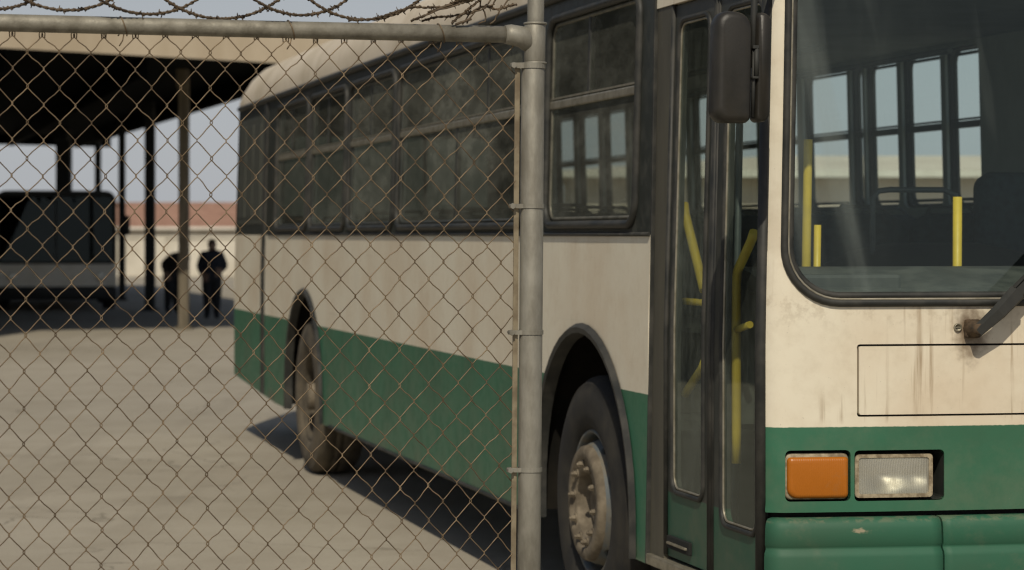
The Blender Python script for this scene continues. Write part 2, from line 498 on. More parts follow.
# front sheet
ws = rrect(sv(.056), 1.334, sv(W - .056), 2.44, (.18, .18, .12, .12), 10)
hatch = rrect(sv(.296), .981, sv(W - .296), 1.208, .008, 2)
ind_h = rrect(sv(.069), .718, sv(.276), .878, .016, 3)
lamp_h = rrect(sv(.288), .717, sv(.578), .876, .014, 3)
ind_r = [(SLEN - a, b) for a, b in ind_h][::-1]; lamp_r = [(SLEN - a, b) for a, b in lamp_h][::-1]
plate(body, [(0, .684), (SLEN, .684), (SLEN, TOP), (0, TOP)], [ws, hatch, ind_h, lamp_h, ind_r, lamp_r], front, .02, .05, 1)
rw = rrect(ARCR + .25, 1.62, SRL - ARCR - .25, 2.35, .12)
plate(body, [(0, .465), (SRL, .465), (SRL, TOP), (0, TOP)], [rw], rear, .03, .08, 0)
# roof
sec = [(0.0, 0.0), (.0, .09), (.02, .16), (.06, .23), (.13, .295), (.24, .345), (.36, .378), (.50, .412), (.80, .445), (1.25, .46)]
sec = sec + [(W - v, h) for v, h in sec[-2::-1]]
us = [0, .02, .06, .13, .25, .4, .6] + [.6 + .4 * k for k in range(1, 26)] + [10.8, 11.05, 11.3, 11.5, 11.65, 11.8, 11.9, 11.96, 12.0]
rows = []
for u in us:
    e = max(0, (u - 11.2) / .8); f = max(0, (.6 - u) / .6)
    m = math.sqrt(max(0, 1 - e ** 3)) * math.sqrt(max(0, 1 - f ** 2.2))
    ci = 0
    if u > L - RR: ci = RR - math.sqrt(max(0, RR ** 2 - (u - L + RR) ** 2))
    if u < RF: ci = RF - math.sqrt(max(0, RF ** 2 - (RF - u) ** 2))
    rows.append([body.verts.new(P(u, ci + (W - 2 * ci) * v / W, TOP + h * m)) for v, h in sec])
for A, B in zip(rows, rows[1:]):
    for i in range(len(sec) - 1): face(body, [A[i], A[i + 1], B[i + 1], B[i]], True, 2)
obj('body', body, [M['side'], M['front'], M['roofpaint']], bus)

# gutter rail along the roof edge
g = bmesh.new()
tube(g, [P(.1 + (L - .3) * k / 30, -.008, TOP + .005) for k in range(31)], .02, 6)
tube(g, [P(.1 + (L - .3) * k / 30, W + .008, TOP + .005) for k in range(31)], .02, 6)
obj('roof_gutter', g, M['rubber'], bus)

# inner shell: floor, ceiling, lining, chassis
b = bmesh.new()
wells = [[(x0_, uc - .70), (x1_, uc - .70), (x1_, uc + .70), (x0_, uc + .70)] for uc in WU for x0_, x1_ in ((.045, .60), (W - .60, W - .045))]
box(b, (.61, 1.0, .86), (W - .61, 11.9, .90), Pb)
for x0_, x1_ in ((.045, .607), (W - .607, W - .045)):
    for ua, ub in ((1.0, WU[0] - .705), (WU[0] + .705, WU[1] - .705), (WU[1] + .705, 11.85)):
        box(b, (x0_, ua, .862), (x1_, ub, .898), Pb)
for wl in wells:
    box(b, (wl[0][0] + .003, wl[0][1] + .003, 1.192), (wl[2][0] - .003, wl[2][1] - .003, 1.21), Pb)
    xi = wl[0][0] if wl[0][0] > 1 else wl[1][0]
    xi += .012 if xi < 1 else -.012
    box(b, (xi - .012, wl[0][1] + .003, .861), (xi + .012, wl[2][1] - .003, 1.191), Pb)
box(b, (.75, .1, .86), (W - .04, 1.0, .90), Pb, 0)
box(b, (.06, .1, .40), (.75, 1.0, .44), Pb, 0)
box(b, (.45, .1, .44), (.75, 1.0, .66), Pb, 0)
obj('interior_floor', b, M['darkplastic'], bus)
b = bmesh.new()
box(b, (.034, 1.2, 1.215), (.054, 11.85, 1.54), Pb, 0)
plate(b, [(1.1, 1.215), (11.85, 1.215), (11.85, TOP), (1.1, TOP)], [rrect(a - .006, 1.69, c + .006, 2.47, .05) for a, c in far_win] + [rrect(1.04, 1.44, 1.51, 2.41, .02)], lambda a, c, d: P(a, W - .036 - d, c), .015, .5, 0)
obj('interior_lining', b, M['interior'], bus)
b = bmesh.new()
box(b, (.06, .15, TOP - .03), (W - .06, 11.7, TOP + .0), Pb, 0)
obj('ceiling_lining', b, M['ceil'], bus)
b = bmesh.new()
box(b, (.64, .3, .42), (W - .64, 11.7, .855), Pb, 0)
box(b, (.06, 2.8, .55), (W - .06, 7.6, .85), Pb, 0)
box(b, (.06, 9.35, .55), (W - .06, 11.8, .85), Pb, 0)
for uc in WU:
    tube(b, [P(uc, .25, WZ), P(uc, W - .25, WZ)], .09, 10)
obj('chassis', b, M['under'], bus)

# wheel wells and arch lips
for uc in WU:
    for side in (0, 1):
        fm = near if side == 0 else far
        b = bmesh.new()
        pr = arch_pts(uc, ARCH + .03, .40)
        A = [b.verts.new(fm(p[0], p[1], .02)) for p in pr]; B = [b.verts.new(fm(p[0], p[1], .56)) for p in pr]
        for i in range(len(pr) - 1): face(b, [A[i], A[i + 1], B[i + 1], B[i]], True)
        face(b, B)
        obj('wheel_well', b, M['under'], bus)
        b = bmesh.new()
        o_ = arch_pts(uc, ARCH + .03, .372); i_ = arch_pts(uc, ARCH - .006, .372, True)
        for (ra, rb, d0, d1) in ((ARCH + .034, ARCH + .018, -.004, -.024), (ARCH + .018, ARCH - .004, -.024, -.020), (ARCH - .004, ARCH - .014, -.020, .03)):
            A = [b.verts.new(fm(p[0], p[1], d0)) for p in arch_pts(uc, ra, .372)]
            B = [b.verts.new(fm(p[0], p[1], d1)) for p in arch_pts(uc, rb, .372)]
            for i in range(len(A) - 1): face(b, [A[i], A[i + 1], B[i + 1], B[i]], True)
        obj('arch_trim', b, M['rubber'], bus)

# wheels: thing > wheel (disc) > tyre, nuts
def wheel_parts(uc, side, front_axle):
    fm0 = near if side == 0 else far
    fm = lambda x, y, d: fm0(uc + x, WZ + y, .045 + d)
    w = bmesh.new()
    if front_axle:
        disc = [(.0, .035), (.055, .030), (.066, .010), (.085, .008), (.095, .035), (.122, .035), (.128, -.028), (.134, -.036), (.172, -.036), (.178, -.048), (.214, -.046), (.224, -.036), (.228, -.018)]
    else:
        disc = [(.0, .05), (.10, .045), (.115, .09), (.15, .10), (.178, .11), (.190, .12)]
    lathe(w, disc, fm, 48, 0)
    base, ri = disc[-1][1], disc[-1][0]
    ro = .268 if front_axle else .253
    sl_ = 1.9 if front_axle else .9
    ring = [(ro * math.cos(2 * math.pi * k / 64), ro * math.sin(2 * math.pi * k / 64)) for k in range(64)]
    inn = [(ri * math.cos(2 * math.pi * k / 48), ri * math.sin(2 * math.pi * k / 48)) for k in range(48)]
    holes = []
    rm, hr_ = (ri + ro) / 2, (ro - ri) * .34
    for k in range(10):
        a = 2 * math.pi * (k + .3) / 10
        holes.append([(rm * math.cos(a) + hr_ * math.cos(q) * math.cos(a) - .030 * math.sin(q) * math.sin(a),
                       rm * math.sin(a) + hr_ * math.cos(q) * math.sin(a) + .030 * math.sin(q) * math.cos(a))
                      for q in [2 * math.pi * j / 14 for j in range(14)]])
    cone = lambda x, y, d: fm(x, y, base + (math.hypot(x, y) - ri) * sl_ + d)
    plate(w, ring, [inn] + holes, cone, .012, None, 1)
    lathe(w, [(ro, base + (ro - ri) * sl_ + .002), (.270, .02), (.274, -.006), (.285, -.010), (.292, .004), (.280, .02), (.275, .2)], fm, 64, 1)
    lathe(w, [(.276, .19), (0.001, .19)], fm, 32, 2)
    wo = obj('wheel', w, [M['rim'] if front_axle else M['rimdirt'], M['rimblue'] if front_axle else M['rimdirt'], M['under']], bus)
    t = bmesh.new()
    tp = [(.284, .02), (.288, -.004), (.31, -.022), (.35, -.034), (.40, -.036), (.44, -.028), (.465, -.014), (.470, -.016), (.478, -.004), (.492, .012), (.499, .035),
          (.500, .08), (.494, .083), (.494, .092), (.5, .095), (.5, .13), (.494, .133), (.494, .142), (.5, .145), (.5, .20), (.488, .25), (.44, .28), (.29, .26)]
    lathe(t, tp, fm, 72)
    obj('tyre', t, M['tyre'] if front_axle else M['tyredust'], wo)
    if side: return
    for k in range(10):
        n = bmesh.new()
        rad, d_ = (.152, -.036) if front_axle else (.135, .098)
        a = 2 * math.pi * (k + .2) / 10
        cx, cy = rad * math.cos(a), rad * math.sin(a)
        f2 = lambda x, y, d: fm(cx + x, cy + y, d_ + d)
        lathe(n, [(.019, .0), (.019, -.005), (.0135, -.005)], f2, 14, 0, False)
        lathe(n, [(.0135, -.005), (.0125, -.020), (.008, -.021), (.007, -.027), (.0005, -.028)], f2, 6, 0, False)
        obj('wheel_nut', n, M['rim'], wo)
    if not front_axle:
        n = bmesh.new(); lathe(n, [(.09, .05), (.088, -.02), (.06, -.03), (.0005, -.03)], fm, 24, 0, True)
        obj('hub', n, M['rim'], wo)
for k, uc in enumerate(WU):
    for side in (0, 1):
        wheel_parts(uc, side, k == 0)

# windows on the door side and the far side
def window(loop_rng, z0, z1, fm, rail, muls, glass_m, r=.09, name='window'):
    a, c = loop_rng
    b = bmesh.new()
    lp = densify(rrect(a, z0, c, z1, r, 8), .3)
    tube(b, [fm(p[0], p[1], -.004) for p in lp], .017 if fm is near else .010, 8, True)
    lp2 = densify(rrect(a + .025, z0 + .025, c - .025, z1 - .025, r - .025, 8), .3)
    fo = obj(name, b, M['rubber'], bus)
    b = bmesh.new()
    tube(b, [fm(p[0], p[1], .012) for p in lp2], .009, 6, True)
    obj('window_frame', b, M['darkframe'] if fm is far or a > 2.9 else M['dullalu'], fo)
    b = bmesh.new()
    if rail:
        box(b, (a + .01, rail - .017, .0), (c - .01, rail + .017, .028), lambda p: fm(p[0], p[1], p[2]), 0, .006)
        box(b, (a + .01, rail + .022, .004), (c - .01, rail + .03, .03), lambda p: fm(p[0], p[1], p[2]), 0)
    for mu, lo, hi in muls:
        b2 = bmesh.new()
        box(b2, (mu - .014, lo, .006), (mu + .014, hi, .03), lambda p: fm(p[0], p[1], p[2]), 0, .004)
        obj('mullion', b2, M['rubber'], fo)
    if rail: obj('window_rail', b, M['darkframe'] if fm is far else M['alu'], fo)
    else: b.free()
    b = bmesh.new()
    plate(b, rrect(a + .004, z0 + .004, c - .004, z1 - .004, r - .004, 6), [], lambda x, y, d: fm(x, y, .011), 0, .4)
    obj('glass', b, glass_m, fo)
for i, (a, c) in enumerate(near_win):
    w = c - a
    if i == 1: mu = [(3.72, 2.1, ZW1 - .02), (4.33, ZW0 + .03, 2.07)]
    else: mu = [(a + w * .56, 2.1, ZW1 - .02)]
    window((a, c), ZW0, ZW1, near, 2.085, mu, M['glass_first'] if i == 0 else M['glass_side'])
for a, c in far_win:
    window((a, c), 1.70, 2.46, far, 2.09, [], M['glass_clear'], .07)
window((.45, 1.5), 1.45, 2.4, far, None, [], M['glass_clear'], .09)
b = bmesh.new(); tube(b, [rear(p[0], p[1], -.004) for p in densify(rw, .2)], .018, 8, True)
fo = obj('rear_window', b, M['rubber'], bus)
b = bmesh.new(); plate(b, rw, [], lambda x, y, d: rear(x, y, .02), 0, .2); obj('glass', b, M['glass_side'], fo)
# louvred dark panel at the rear quarter
b = bmesh.new()
for k in range(5):
    z0 = 1.66 + k * .005
box(b, (-.004, 10.52, 1.63), (.012, 11.72, 2.42), Pb, 0, .004)
for k in range(3):
    u0 = 10.60 + k * .38
    box(b, (-.010, u0, 1.68), (-.003, u0 + .33, 2.37), Pb, 0, .003)
obj('quarter_panel', b, simple('grey_quarter_panel', (.075, .078, .064), (.05, .052, .042), .4, scale=5, stretch=(1, 3, .3)), bus)
# pillar strip between the first window and the door
b = bmesh.new()
box(b, (.004, 1.014, .40), (.04, 1.178, 2.36), Pb, 0, .004)
box(b, (-.010, 1.178, .372), (.012, 1.192, 2.5), Pb, 1, .003)
obj('door_pillar', b, [M['olive'], M['rubber']], bus)
b = bmesh.new(); box(b, (-.014, 10.30, .405), (.02, 10.42, 1.3), Pb, 0, .005); box(b, (-.014, 10.30, 1.3), (.02, 10.42, 2.5), Pb, 0, .005); obj('body_seam', b, M['rubber'], bus)
# drip rail above the white panel
b = bmesh.new(); tube(b, [P(1.19 + k * .9, -.003, 1.553) for k in range(11)], .008, 6); obj('belt_moulding', b, M['rubber'], bus)
# small reflector / filler details on the skirt
b = bmesh.new(); tube(b, [P(2.75 + k * .49, -.004, .376) for k in range(11)], .01, 6); obj('skirt_edge', b, M['rubber'], bus)

# windscreen
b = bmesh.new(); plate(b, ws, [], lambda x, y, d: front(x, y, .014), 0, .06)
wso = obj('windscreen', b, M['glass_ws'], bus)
b = bmesh.new()
tube(b, [front(p[0], p[1], -.002) for p in densify(rrect(sv(.060), 1.338, sv(W - .060), 2.436, (.177, .177, .117, .117), 10), .06)], .013, 8, True)
tube(b, [front(p[0], p[1], .006) for p in densify(rrect(sv(.080), 1.360, sv(W - .080), 2.414, (.158, .158, .10, .10), 10), .06)], .012, 8, True)
obj('seal', b, M['rubber'], wso)
b = bmesh.new()
tube(b, [front(p[0], p[1], -.007) for p in densify(rrect(sv(.0705), 1.349, sv(W - .0705), 2.425, (.168, .168, .108, .108), 10), .06)], .0045, 6, True)
obj('seal_bead', b, M['alu'], wso)

# doors: two leaves
def leaf(u0, u1, gl):
    b = bmesh.new()
    fm = lambda a, c, d: P(a, .016 + d, c)
    g = rrect(gl[0], gl[2], gl[1], gl[3], .055, 6)
    plate(b, rrect(u0, .425, u1, 2.355, .012, 2), [g], fm, .03, .25, 0)
    d = obj('door', b, M['door'], bus)
    b = bmesh.new()
    tube(b, [fm(p[0], p[1], -.001) for p in densify(g, .3)], .010, 8, True)
    obj('seal', b, M['rubber'], d)
    b = bmesh.new()
    tube(b, [fm(p[0], p[1], .001) for p in densify(rrect(gl[0] + .014, gl[2] + .014, gl[1] - .014, gl[3] - .014, .045, 6), .3)], .0045, 6, True)
    obj('trim', b, M['alu'], d)
    b = bmesh.new(); plate(b, g, [], lambda a, c, dd: fm(a, c, .003), 0, .3); obj('glass', b, M['glass_door'], d)
    return d
d1 = leaf(.564, 1.010, (.615, .950, .655, 2.30))
d2 = leaf(.056, .530, (.090, .435, .600, 2.30))
b = bmesh.new()
for u0, r0 in ((.547, .014), (.524, .010), (.570, .010)):
    tube(b, [P(u0, .020, .43), P(u0, .020, 1.2), P(u0, .020, 2.35)], r0, 8)
obj('door_gasket', b, M['rubber'], bus)
b = bmesh.new()
tube(b, [P(.040, .008, .43), P(.040, .008, 1.2), P(.040, .008, 2.4)], .019, 10)
tube(b, [P(1.012, .012, .43), P(1.012, .012, 1.2), P(1.012, .012, 2.4)], .010, 8)
obj('door_jamb', b, M['rubber'], bus)
b = bmesh.new()
box(b, (-.014, .05, .375), (.10, 1.17, .413), Pb, 0, .006)
obj('door_sill', b, M['alu'], bus)
b = bmesh.new()
box(b, (.004, .74, .455), (.02, .985, .50), Pb, 0, .004)
box(b, (-.004, .76, .472), (.006, .965, .480), Pb, 1, .002)
obj('door_slot', b, [M['black'], M['alu']], d1)

# front hatch, lamps, bumper
b = bmesh.new()
plate(b, rrect(sv(.3025), .9875, sv(W - .3025), 1.2015, .006, 2), [], lambda x, y, d: front(x, y, -.001 + d), .018, .06)
obj('service_hatch', b, M['front'], bus)
b = bmesh.new()
plate(b, rrect(sv(.28), .95, sv(W - .28), 1.23, .01), [], lambda x, y, d: front(x, y, .021), 0, .06)
obj('hatch_recess', b, M['black'], bus)

def recess(loop, depth, name):
    b = bmesh.new()
    A = [b.verts.new(front(p[0], p[1], .004)) for p in loop]
    B = [b.verts.new(front(p[0], p[1], depth)) for p in loop]
    for i in range(len(loop)): face(b, [A[i], A[(i + 1) % len(loop)], B[(i + 1) % len(loop)], B[i]], False, 0)
    face(b, B, False, 1)
    return obj(name, b, [M['darkframe'], M['black']], bus)
def bow(s0, s1, z0, z1, h):
    """gentle outward bulge across a lens"""
    cs, cz, hs, hz = (s0 + s1) / 2, (z0 + z1) / 2, (s1 - s0) / 2, (z1 - z0) / 2
    return lambda s, z: h * (1 - ((s - cs) / hs) ** 2) * (1 - ((z - cz) / hz) ** 2)
for mir in (False, True):
    mp = (lambda s: SLEN - s) if mir else (lambda s: s)
    FM = lambda s, z, d, mp=mp: front(mp(s), z, d)
    r1 = recess(ind_r if mir else ind_h, .06, 'indicator_recess')
    r2 = recess(lamp_r if mir else lamp_h, .11, 'headlight_recess')
    s0, s1, z0, z1 = sv(.077), sv(.269), .728, .856
    b = bmesh.new()
    pillow(b, rrect(s0 - .006, z0 - .005, s1 + .004, z1 + .012, .02, 4), [(.05, 0), (.012, 0), (.008, .004)], FM)
    ind = obj('turn_signal', b, M['bezel'], bus)
    b = bmesh.new()
    pillow(b, rrect(s0, z0, s1, z1, (.030, .012, .010, .012), 5), [(.03, 0), (.004, 0), (-.003, .004), (-.006, .012)], FM)
    obj('lens', b, M['amber'], ind)
    s0, s1, z0, z1 = sv(.295), sv(.546), .726, .862
    b = bmesh.new()
    lp = rrect(s0, z0, s1, z1, .012, 3)
    plate(b, lp, [rrect(s0 + .012, z0 + .011, s1 - .012, z1 - .011, .008, 3)], lambda x, y, d: FM(x, y, .012 + d), .012, .06)
    A = [b.verts.new(FM(p[0], p[1], .02)) for p in lp]; B = [b.verts.new(FM(p[0], p[1], .085)) for p in lp]
    for i in range(len(lp)): face(b, [A[i], A[(i + 1) % len(lp)], B[(i + 1) % len(lp)], B[i]], False)
    hl = obj('headlight', b, M['bezel'], bus)
    # two bowls behind the glass
    b = bmesh.new()
    nx, nz = 36, 20
    grid = []
    for i in range(nx + 1):
        row = []
        for j in range(nz + 1):
            s = s0 + .008 + (s1 - s0 - .016) * i / nx; z = z0 + .008 + (z1 - z0 - .016) * j / nz
            c1 = (s - (s0 + .105)); c2 = (s - (s0 + .205)); dz = z - (z0 + z1) / 2
            d1_ = 1 - (c1 * c1 + dz * dz) / .060 ** 2; d2_ = 1 - (c2 * c2 + dz * dz) / .040 ** 2
            dep = .030 + .034 * math.exp(-(c1 * c1 * .6 + dz * dz) / .0017) + .018 * math.exp(-(c2 * c2 * .5 + dz * dz) / .0010)
            row.append(b.verts.new(FM(s, z, min(dep, .08))))
        grid.append(row)
    for i in range(nx):
        for j in range(nz): face(b, [grid[i][j], grid[i + 1][j], grid[i + 1][j + 1], grid[i][j + 1]], True)
    obj('reflector', b, M['reflector'], hl)
    b = bmesh.new()
    bw = bow(s0 + .01, s1 - .01, z0 + .01, z1 - .01, .012)
    plate(b, rrect(s0 + .009, z0 + .008, s1 - .009, z1 - .008, .008, 3), [], lambda x, y, d: FM(x, y, .016 - max(0, bw(x, y))), 0, .012)
    obj('lens', b, M['headglass'], hl)

prof = [(.03, .668), (-.016, .666), (-.027, .660), (-.034, .650), (-.038, .636), (-.041, .588), (-.035, .580), (-.034, .572), (-.045, .562), (-.049, .548), (-.050, .42), (-.03, .375), (.05, .36)]
def bumper(s_a, s_b, name):
    b = bmesh.new()
    n = max(3, int((s_b - s_a) / .03))
    rows = []
    for k in range(n + 1):
        s = s_a + (s_b - s_a) * k / n
        rows.append([b.verts.new(front(s, z, d)) for d, z in prof])
    for A, B in zip(rows, rows[1:]):
        for i in range(len(prof) - 1): face(b, [A[i], B[i], B[i + 1], A[i + 1]], True)
    face(b, rows[0]); face(b, rows[-1][::-1])
    for e in b.edges:
        if len(e.link_faces) == 2 and e.calc_face_angle(0) > .42: e.smooth = False
    return obj(name, b, M['bumper'], bus)
SB = sv(.555)
bumper(.055, SB - .003, 'bumper_corner'); bumper(SB + .003, SLEN - SB - .003, 'bumper'); bumper(SLEN - SB + .003, SLEN - .055, 'bumper_corner')
b = bmesh.new(); plate(b, [(0, .45), (SLEN, .45), (SLEN, .70), (0, .70)], [], lambda x, y, d: front(x, y, .035), 0, .05)
obj('bumper_backing', b, M['black'], bus)

# wiper
b = bmesh.new()
lathe(b, [(.026, .0), (.026, -.03), (.018, -.045), (.018, -.07), (.0005, -.07)], lambda x, y, d: front(sv(.665) + x, 1.255 + y, d), 20)
box(b, (sv(.640), 1.226, -.022), (sv(.690), 1.285, .0), lambda p: front(p[0], p[1], p[2]), 0, .008)
wp = obj('wiper', b, simple('grimy_wiper_spindle', (.085, .055, .03), (.03, .022, .014), .85, scale=30, bump=.5), bus)
b = bmesh.new()
def onf(t, off, d):     # along the arm
    c, s_ = math.cos(R(44)), math.sin(R(44))
    return front(sv(.667) + t * c - off * s_, 1.252 + t * s_ + off * c, d)
def bar(bm, t0, t1, w0, w1, d0, d1, h, off=0.0):
    A = []
    for t, w, d in ((t0, w0, d0), ((t0 + t1) / 2, (w0 + w1) / 2, (d0 + d1) / 2 - .01), (t1, w1, d1)):
        A.append([bm.verts.new(onf(t, off - w, d)), bm.verts.new(onf(t, off - w * .6, d - h)), bm.verts.new(onf(t, off + w * .6, d - h)), bm.verts.new(onf(t, off + w, d))])
    for X, Y in zip(A, A[1:]):
        for k in range(4): face(bm, [X[k], X[(k + 1) % 4], Y[(k + 1) % 4], Y[k]])
    face(bm, A[0]); face(bm, A[-1][::-1])
bar(b, -.01, .17, .020, .029, -.05, -.062, .02)
bar(b, .15, .80, .024, .012, -.058, -.034, .016)
bar(b, .17, .78, .004, .003, -.062, -.06, .014, .022)
obj('wiper_arm', b, M['darkplastic'], wp)
b = bmesh.new()
bar(b, .09, 1.02, .009, .007, -.024, -.020, .014, -.030)
bar(b, .09, 1.02, .003, .003, -.002, -.002, .022, -.030)
bar(b, .25, .85, .006, .006, -.040, -.036, .008, -.030)
obj('wiper_blade', b, M['rubber'], wp)
# washer jet (round plug with a slot)
b = bmesh.new()
lathe(b, [(.013, .002), (.013, -.006), (.010, -.008), (.009, -.003), (.0005, -.003)], lambda x, y, d: front(sv(.620) + x, 1.259 + y, d), 20)
box(b, (sv(.620) - .008, 1.2575, -.006), (sv(.620) + .008, 1.2605, -.003), lambda p: front(p[0], p[1], p[2]))
obj('washer_jet', b, M['alu'], bus)

# mirror
def mfm(x, y, d): return P(-.235 - d, -.208 + x, 2.055 + y)
b = bmesh.new()
pillow(b, rrect(-.061, -.168, .058, .168, (.038, .016, .055, .042), 8), [(-.045, .004), (-.030, 0), (.0, .0), (.018, .003), (.028, .010), (.032, .022)], mfm)
mo = obj('mirror', b, M['mirror'], bus)
b = bmesh.new()
pillow(b, rrect(.074, -.165, .122, .166, (.014, .026, .028, .012), 6), [(-.045, .004), (-.030, 0), (.0, .0), (.016, .003), (.024, .009)], mfm)
obj('mirror_cover', b, M['mirror'], mo)
b = bmesh.new()
tube(b, [mfm(.066, -.15, .012), mfm(.066, -.06, .014), mfm(.066, .05, .014)], .006, 8)
tube(b, [mfm(.072, -.03, .02), mfm(.072, .06, .02)], .008, 8)
box(b, (.058, -.035, -.03), (.078, -.028, .028), lambda p: mfm(p[0], p[1], p[2]), 0, .002)
box(b, (.058, .055, -.03), (.078, .065, .028), lambda p: mfm(p[0], p[1], p[2]), 0, .002)
tube(b, [mfm(.072, .0, -.01), mfm(.072, .15, -.01), mfm(.072, .26, -.01), mfm(.09, .35, -.03), mfm(.16, .40, -.10), mfm(.28, .42, -.24)], .011, 8)
obj('mirror_bracket', b, M['darkplastic'], mo)
b = bmesh.new()
pillow(b, rrect(-.052, -.158, .05, .158, .028, 5), [(-.047, .0), (-.049, .0)], mfm)
obj('mirror_glass', b, simple('mirror_glass', (.6, .62, .62), (.5, .5, .5), .05, metal=1.0), mo)

# interior fittings
b = bmesh.new()
pts = [(.03, 1.20), (.05, 1.345), (.14, 1.372), (.34, 1.425), (.48, 1.445), (.53, 1.39), (.53, .92)]
rows = []
for k in range(25):
    v = .07 + (W - .14) * k / 24
    bump_ = .012 * math.sin(v * 5) + (.022 if v > .62 else 0)
    rows.append([b.verts.new(P(u, v, z + (bump_ if .04 < u < .48 else 0))) for u, z in pts])
for A, B in zip(rows, rows[1:]):
    for i in range(len(pts) - 1): face(b, [A[i], A[i + 1], B[i + 1], B[i]], True)
box(b, (.13, .14, 1.36), (.50, .62, 1.425), Pb, 0, .012)
obj('dashboard', b, M['dash'], bus)
b = bmesh.new()
pillow(b, rrect(.72, 1.0, 1.75, 1.95, .3, 8), [(.9, 0), (1.30, .03), (1.42, .10), (1.49, .22), (1.52, .36)], lambda x, y, d: P(y, x, d))
obj('engine_cover', b, M['darkplastic'], bus)
b = bmesh.new()
pillow(b, rrect(1.55, 1.25, 2.05, 1.60, .06, 4), [(-.06, .01), (0, 0), (.05, .02)], lambda x, y, d: P(1.75 - d, x, y + .2 ))
pillow(b, rrect(1.55, 1.25, 2.05, 1.75, .06, 4), [(1.20, .01), (1.28, 0), (1.33, .03)], lambda x, y, d: P(y, x, d))
tube(b, [P(1.5, 1.8, .9), P(1.5, 1.8, 1.22)], .09, 12)
obj('driver_seat', b, M['seat'], bus)
b = bmesh.new()
cw = P(.72, 1.8, 1.52)
tube(b, [cw + Vector((.22 * math.cos(a), .22 * math.sin(a) * .85, .22 * math.sin(a) * -.52 + 0)) for a in [2 * math.pi * k / 28 for k in range(28)]], .013, 8, True)
tube(b, [cw, P(.5, 1.8, 1.25)], .03, 8)
tube(b, [cw + Vector((-.22, 0, 0)), cw, cw + Vector((.22, 0, 0))], .012, 6)
obj('steering_wheel', b, M['darkplastic'], bus)
def post(pts, r=.016, mat='yellow'):
    b = bmesh.new(); tube(b, [P(*p) for p in pts], r, 10); obj('handrail', b, M[mat], bus)
post([(.57, .353, 1.0), (.57, .353, 1.5), (.57, .353, 1.86), (.57, .353, 1.872)], .0155)
post([(.60, .404, 1.0), (.60, .404, 1.3), (.60, .404, 1.584)], .0125)
post([(.60, .915, 1.0), (.60, .915, 1.3), (.60, .915, 1.681)], .016)
post([(1.35, .93, 1.42), (1.35, .93, 1.69), (1.35, .955, 1.715), (1.35, 1.0, 1.72), (1.35, 1.22, 1.72), (1.35, 1.27, 1.70), (1.35, 1.28, 1.66), (1.35, 1.28, 1.4)], .011, 'greyrail')
# rails fixed inside the door leaves
post([(1.00, .062, 1.66), (.98, .062, 1.62), (.785, .062, 1.39), (.76, .062, 1.36)], .0165)
post([(.97, .062, 1.318), (.745, .062, 1.318)], .012)
post([(.95, .062, .995), (.765, .062, 1.096), (.74, .062, 1.12)], .0155)
post([(.28, .062, 1.56), (.303, .062, 1.533), (.4285, .062, 1.433), (.44, .062, 1.39), (.425, .062, .9), (.425, .062, .80)], .016)
post([(.30, .062, 1.26), (.42, .062, 1.24)], .012)
post([(.88, .22, .45), (.88, .22, 1.0), (.88, .22, 2.4)], .013, 'greyrail')
# seats
def seat_mesh():
    b = bmesh.new()
    for q in (0, 1):
        x0 = -.44 + q * .45
        pillow(b, rrect(x0, 0.0, x0 + .43, .50, (.05, .05, .13, .13), 5), [(-.045, .02), (-.02, 0), (.03, 0), (.05, .02)], lambda x, y, d: Vector((x, .20 - d + y * .16, .42 + y)), 0)
        pillow(b, rrect(x0, -.24, x0 + .43, .22, .06, 4), [(.33, .02), (.36, 0), (.42, .01), (.44, .04)], lambda x, y, d: Vector((x, y, d)), 0)
        tube(b, [Vector((x0 + .05, .24 + .005, .86)), Vector((x0 + .12, .30, .955)), Vector((x0 + .31, .30, .955)), Vector((x0 + .38, .25, .86))], .012, 6, mi=1)
    for lx in (-.35, .35):
        tube(b, [Vector((lx, 0, 0)), Vector((lx, 0, .34))], .02, 6, mi=1)
    return b
proto = obj('seat', seat_mesh(), [M['seat'], M['greyrail']], bus)
spots = []
for k in range(11):
    u = 3.05 + .80 * k
    if not (1.9 < u < 2.3): spots.append((.50, u)); spots.append((2.0, u + .15))
spots = [s_ for s_ in spots if s_[1] < 11.4 and not 7.7 < s_[1] < 9.5]
for i, (v, u) in enumerate(spots):
    o = proto if i == 0 else proto.copy()
    if i: COL.objects.link(o); o.parent = bus
    o.location = (v - 1.25, u - L / 2, .90); o.scale = (1, 1, .82)
b = bmesh.new()
for v in (.98, 1.55):
    for u in (7.0, 9.4):
        tube(b, [P(u, v, .9), P(u, v, 1.7), P(u, v, 2.5)], .014, 8)
    tube(b, [P(2.0, v, 2.30), P(6, v, 2.30), P(11.3, v, 2.30)], .014, 8)
obj('grab_pole', b, M['greyrail'], bus)

# ------------------------------------------------------------------ fence
FD = Vector((-math.cos(R(15)), -math.sin(R(15)), 0))       # along the fence, away from the end post
FN = Vector((-FD.y, FD.x, 0)); FN = FN if FN.y < 0 else -FN  # towards the camera
FP = Vector(((530 + .5 - 512) / F * 6.2, 6.2, 0))
fence = tag(empty('chain_link_fence', FP), 'rusty chain link fence on a grey pipe frame in front of the bus', 'fence')
def Q(x, y, z): return FD * (x - .0085 * (z - 1.2)) + FN * y + Vector((0, 0, z))   # fence local
RZ = 2.056
FLEN = 2.55
def distort(x, z):
    a = mnoise.noise(Vector((x * 3.1, z * 3.1, 1.0))); c = mnoise.noise(Vector((x * 3.1, z * 3.1, 9.0))); e = mnoise.noise(Vector((x * 1.4, z * 1.4, 4.0)))
    a2 = mnoise.noise(Vector((x * 14, z * 14, 2.0))); c2 = mnoise.noise(Vector((x * 14, z * 14, 6.0)))
    return .008 * a + .0034 * a2, .018 * e, .009 * c + .0034 * c2
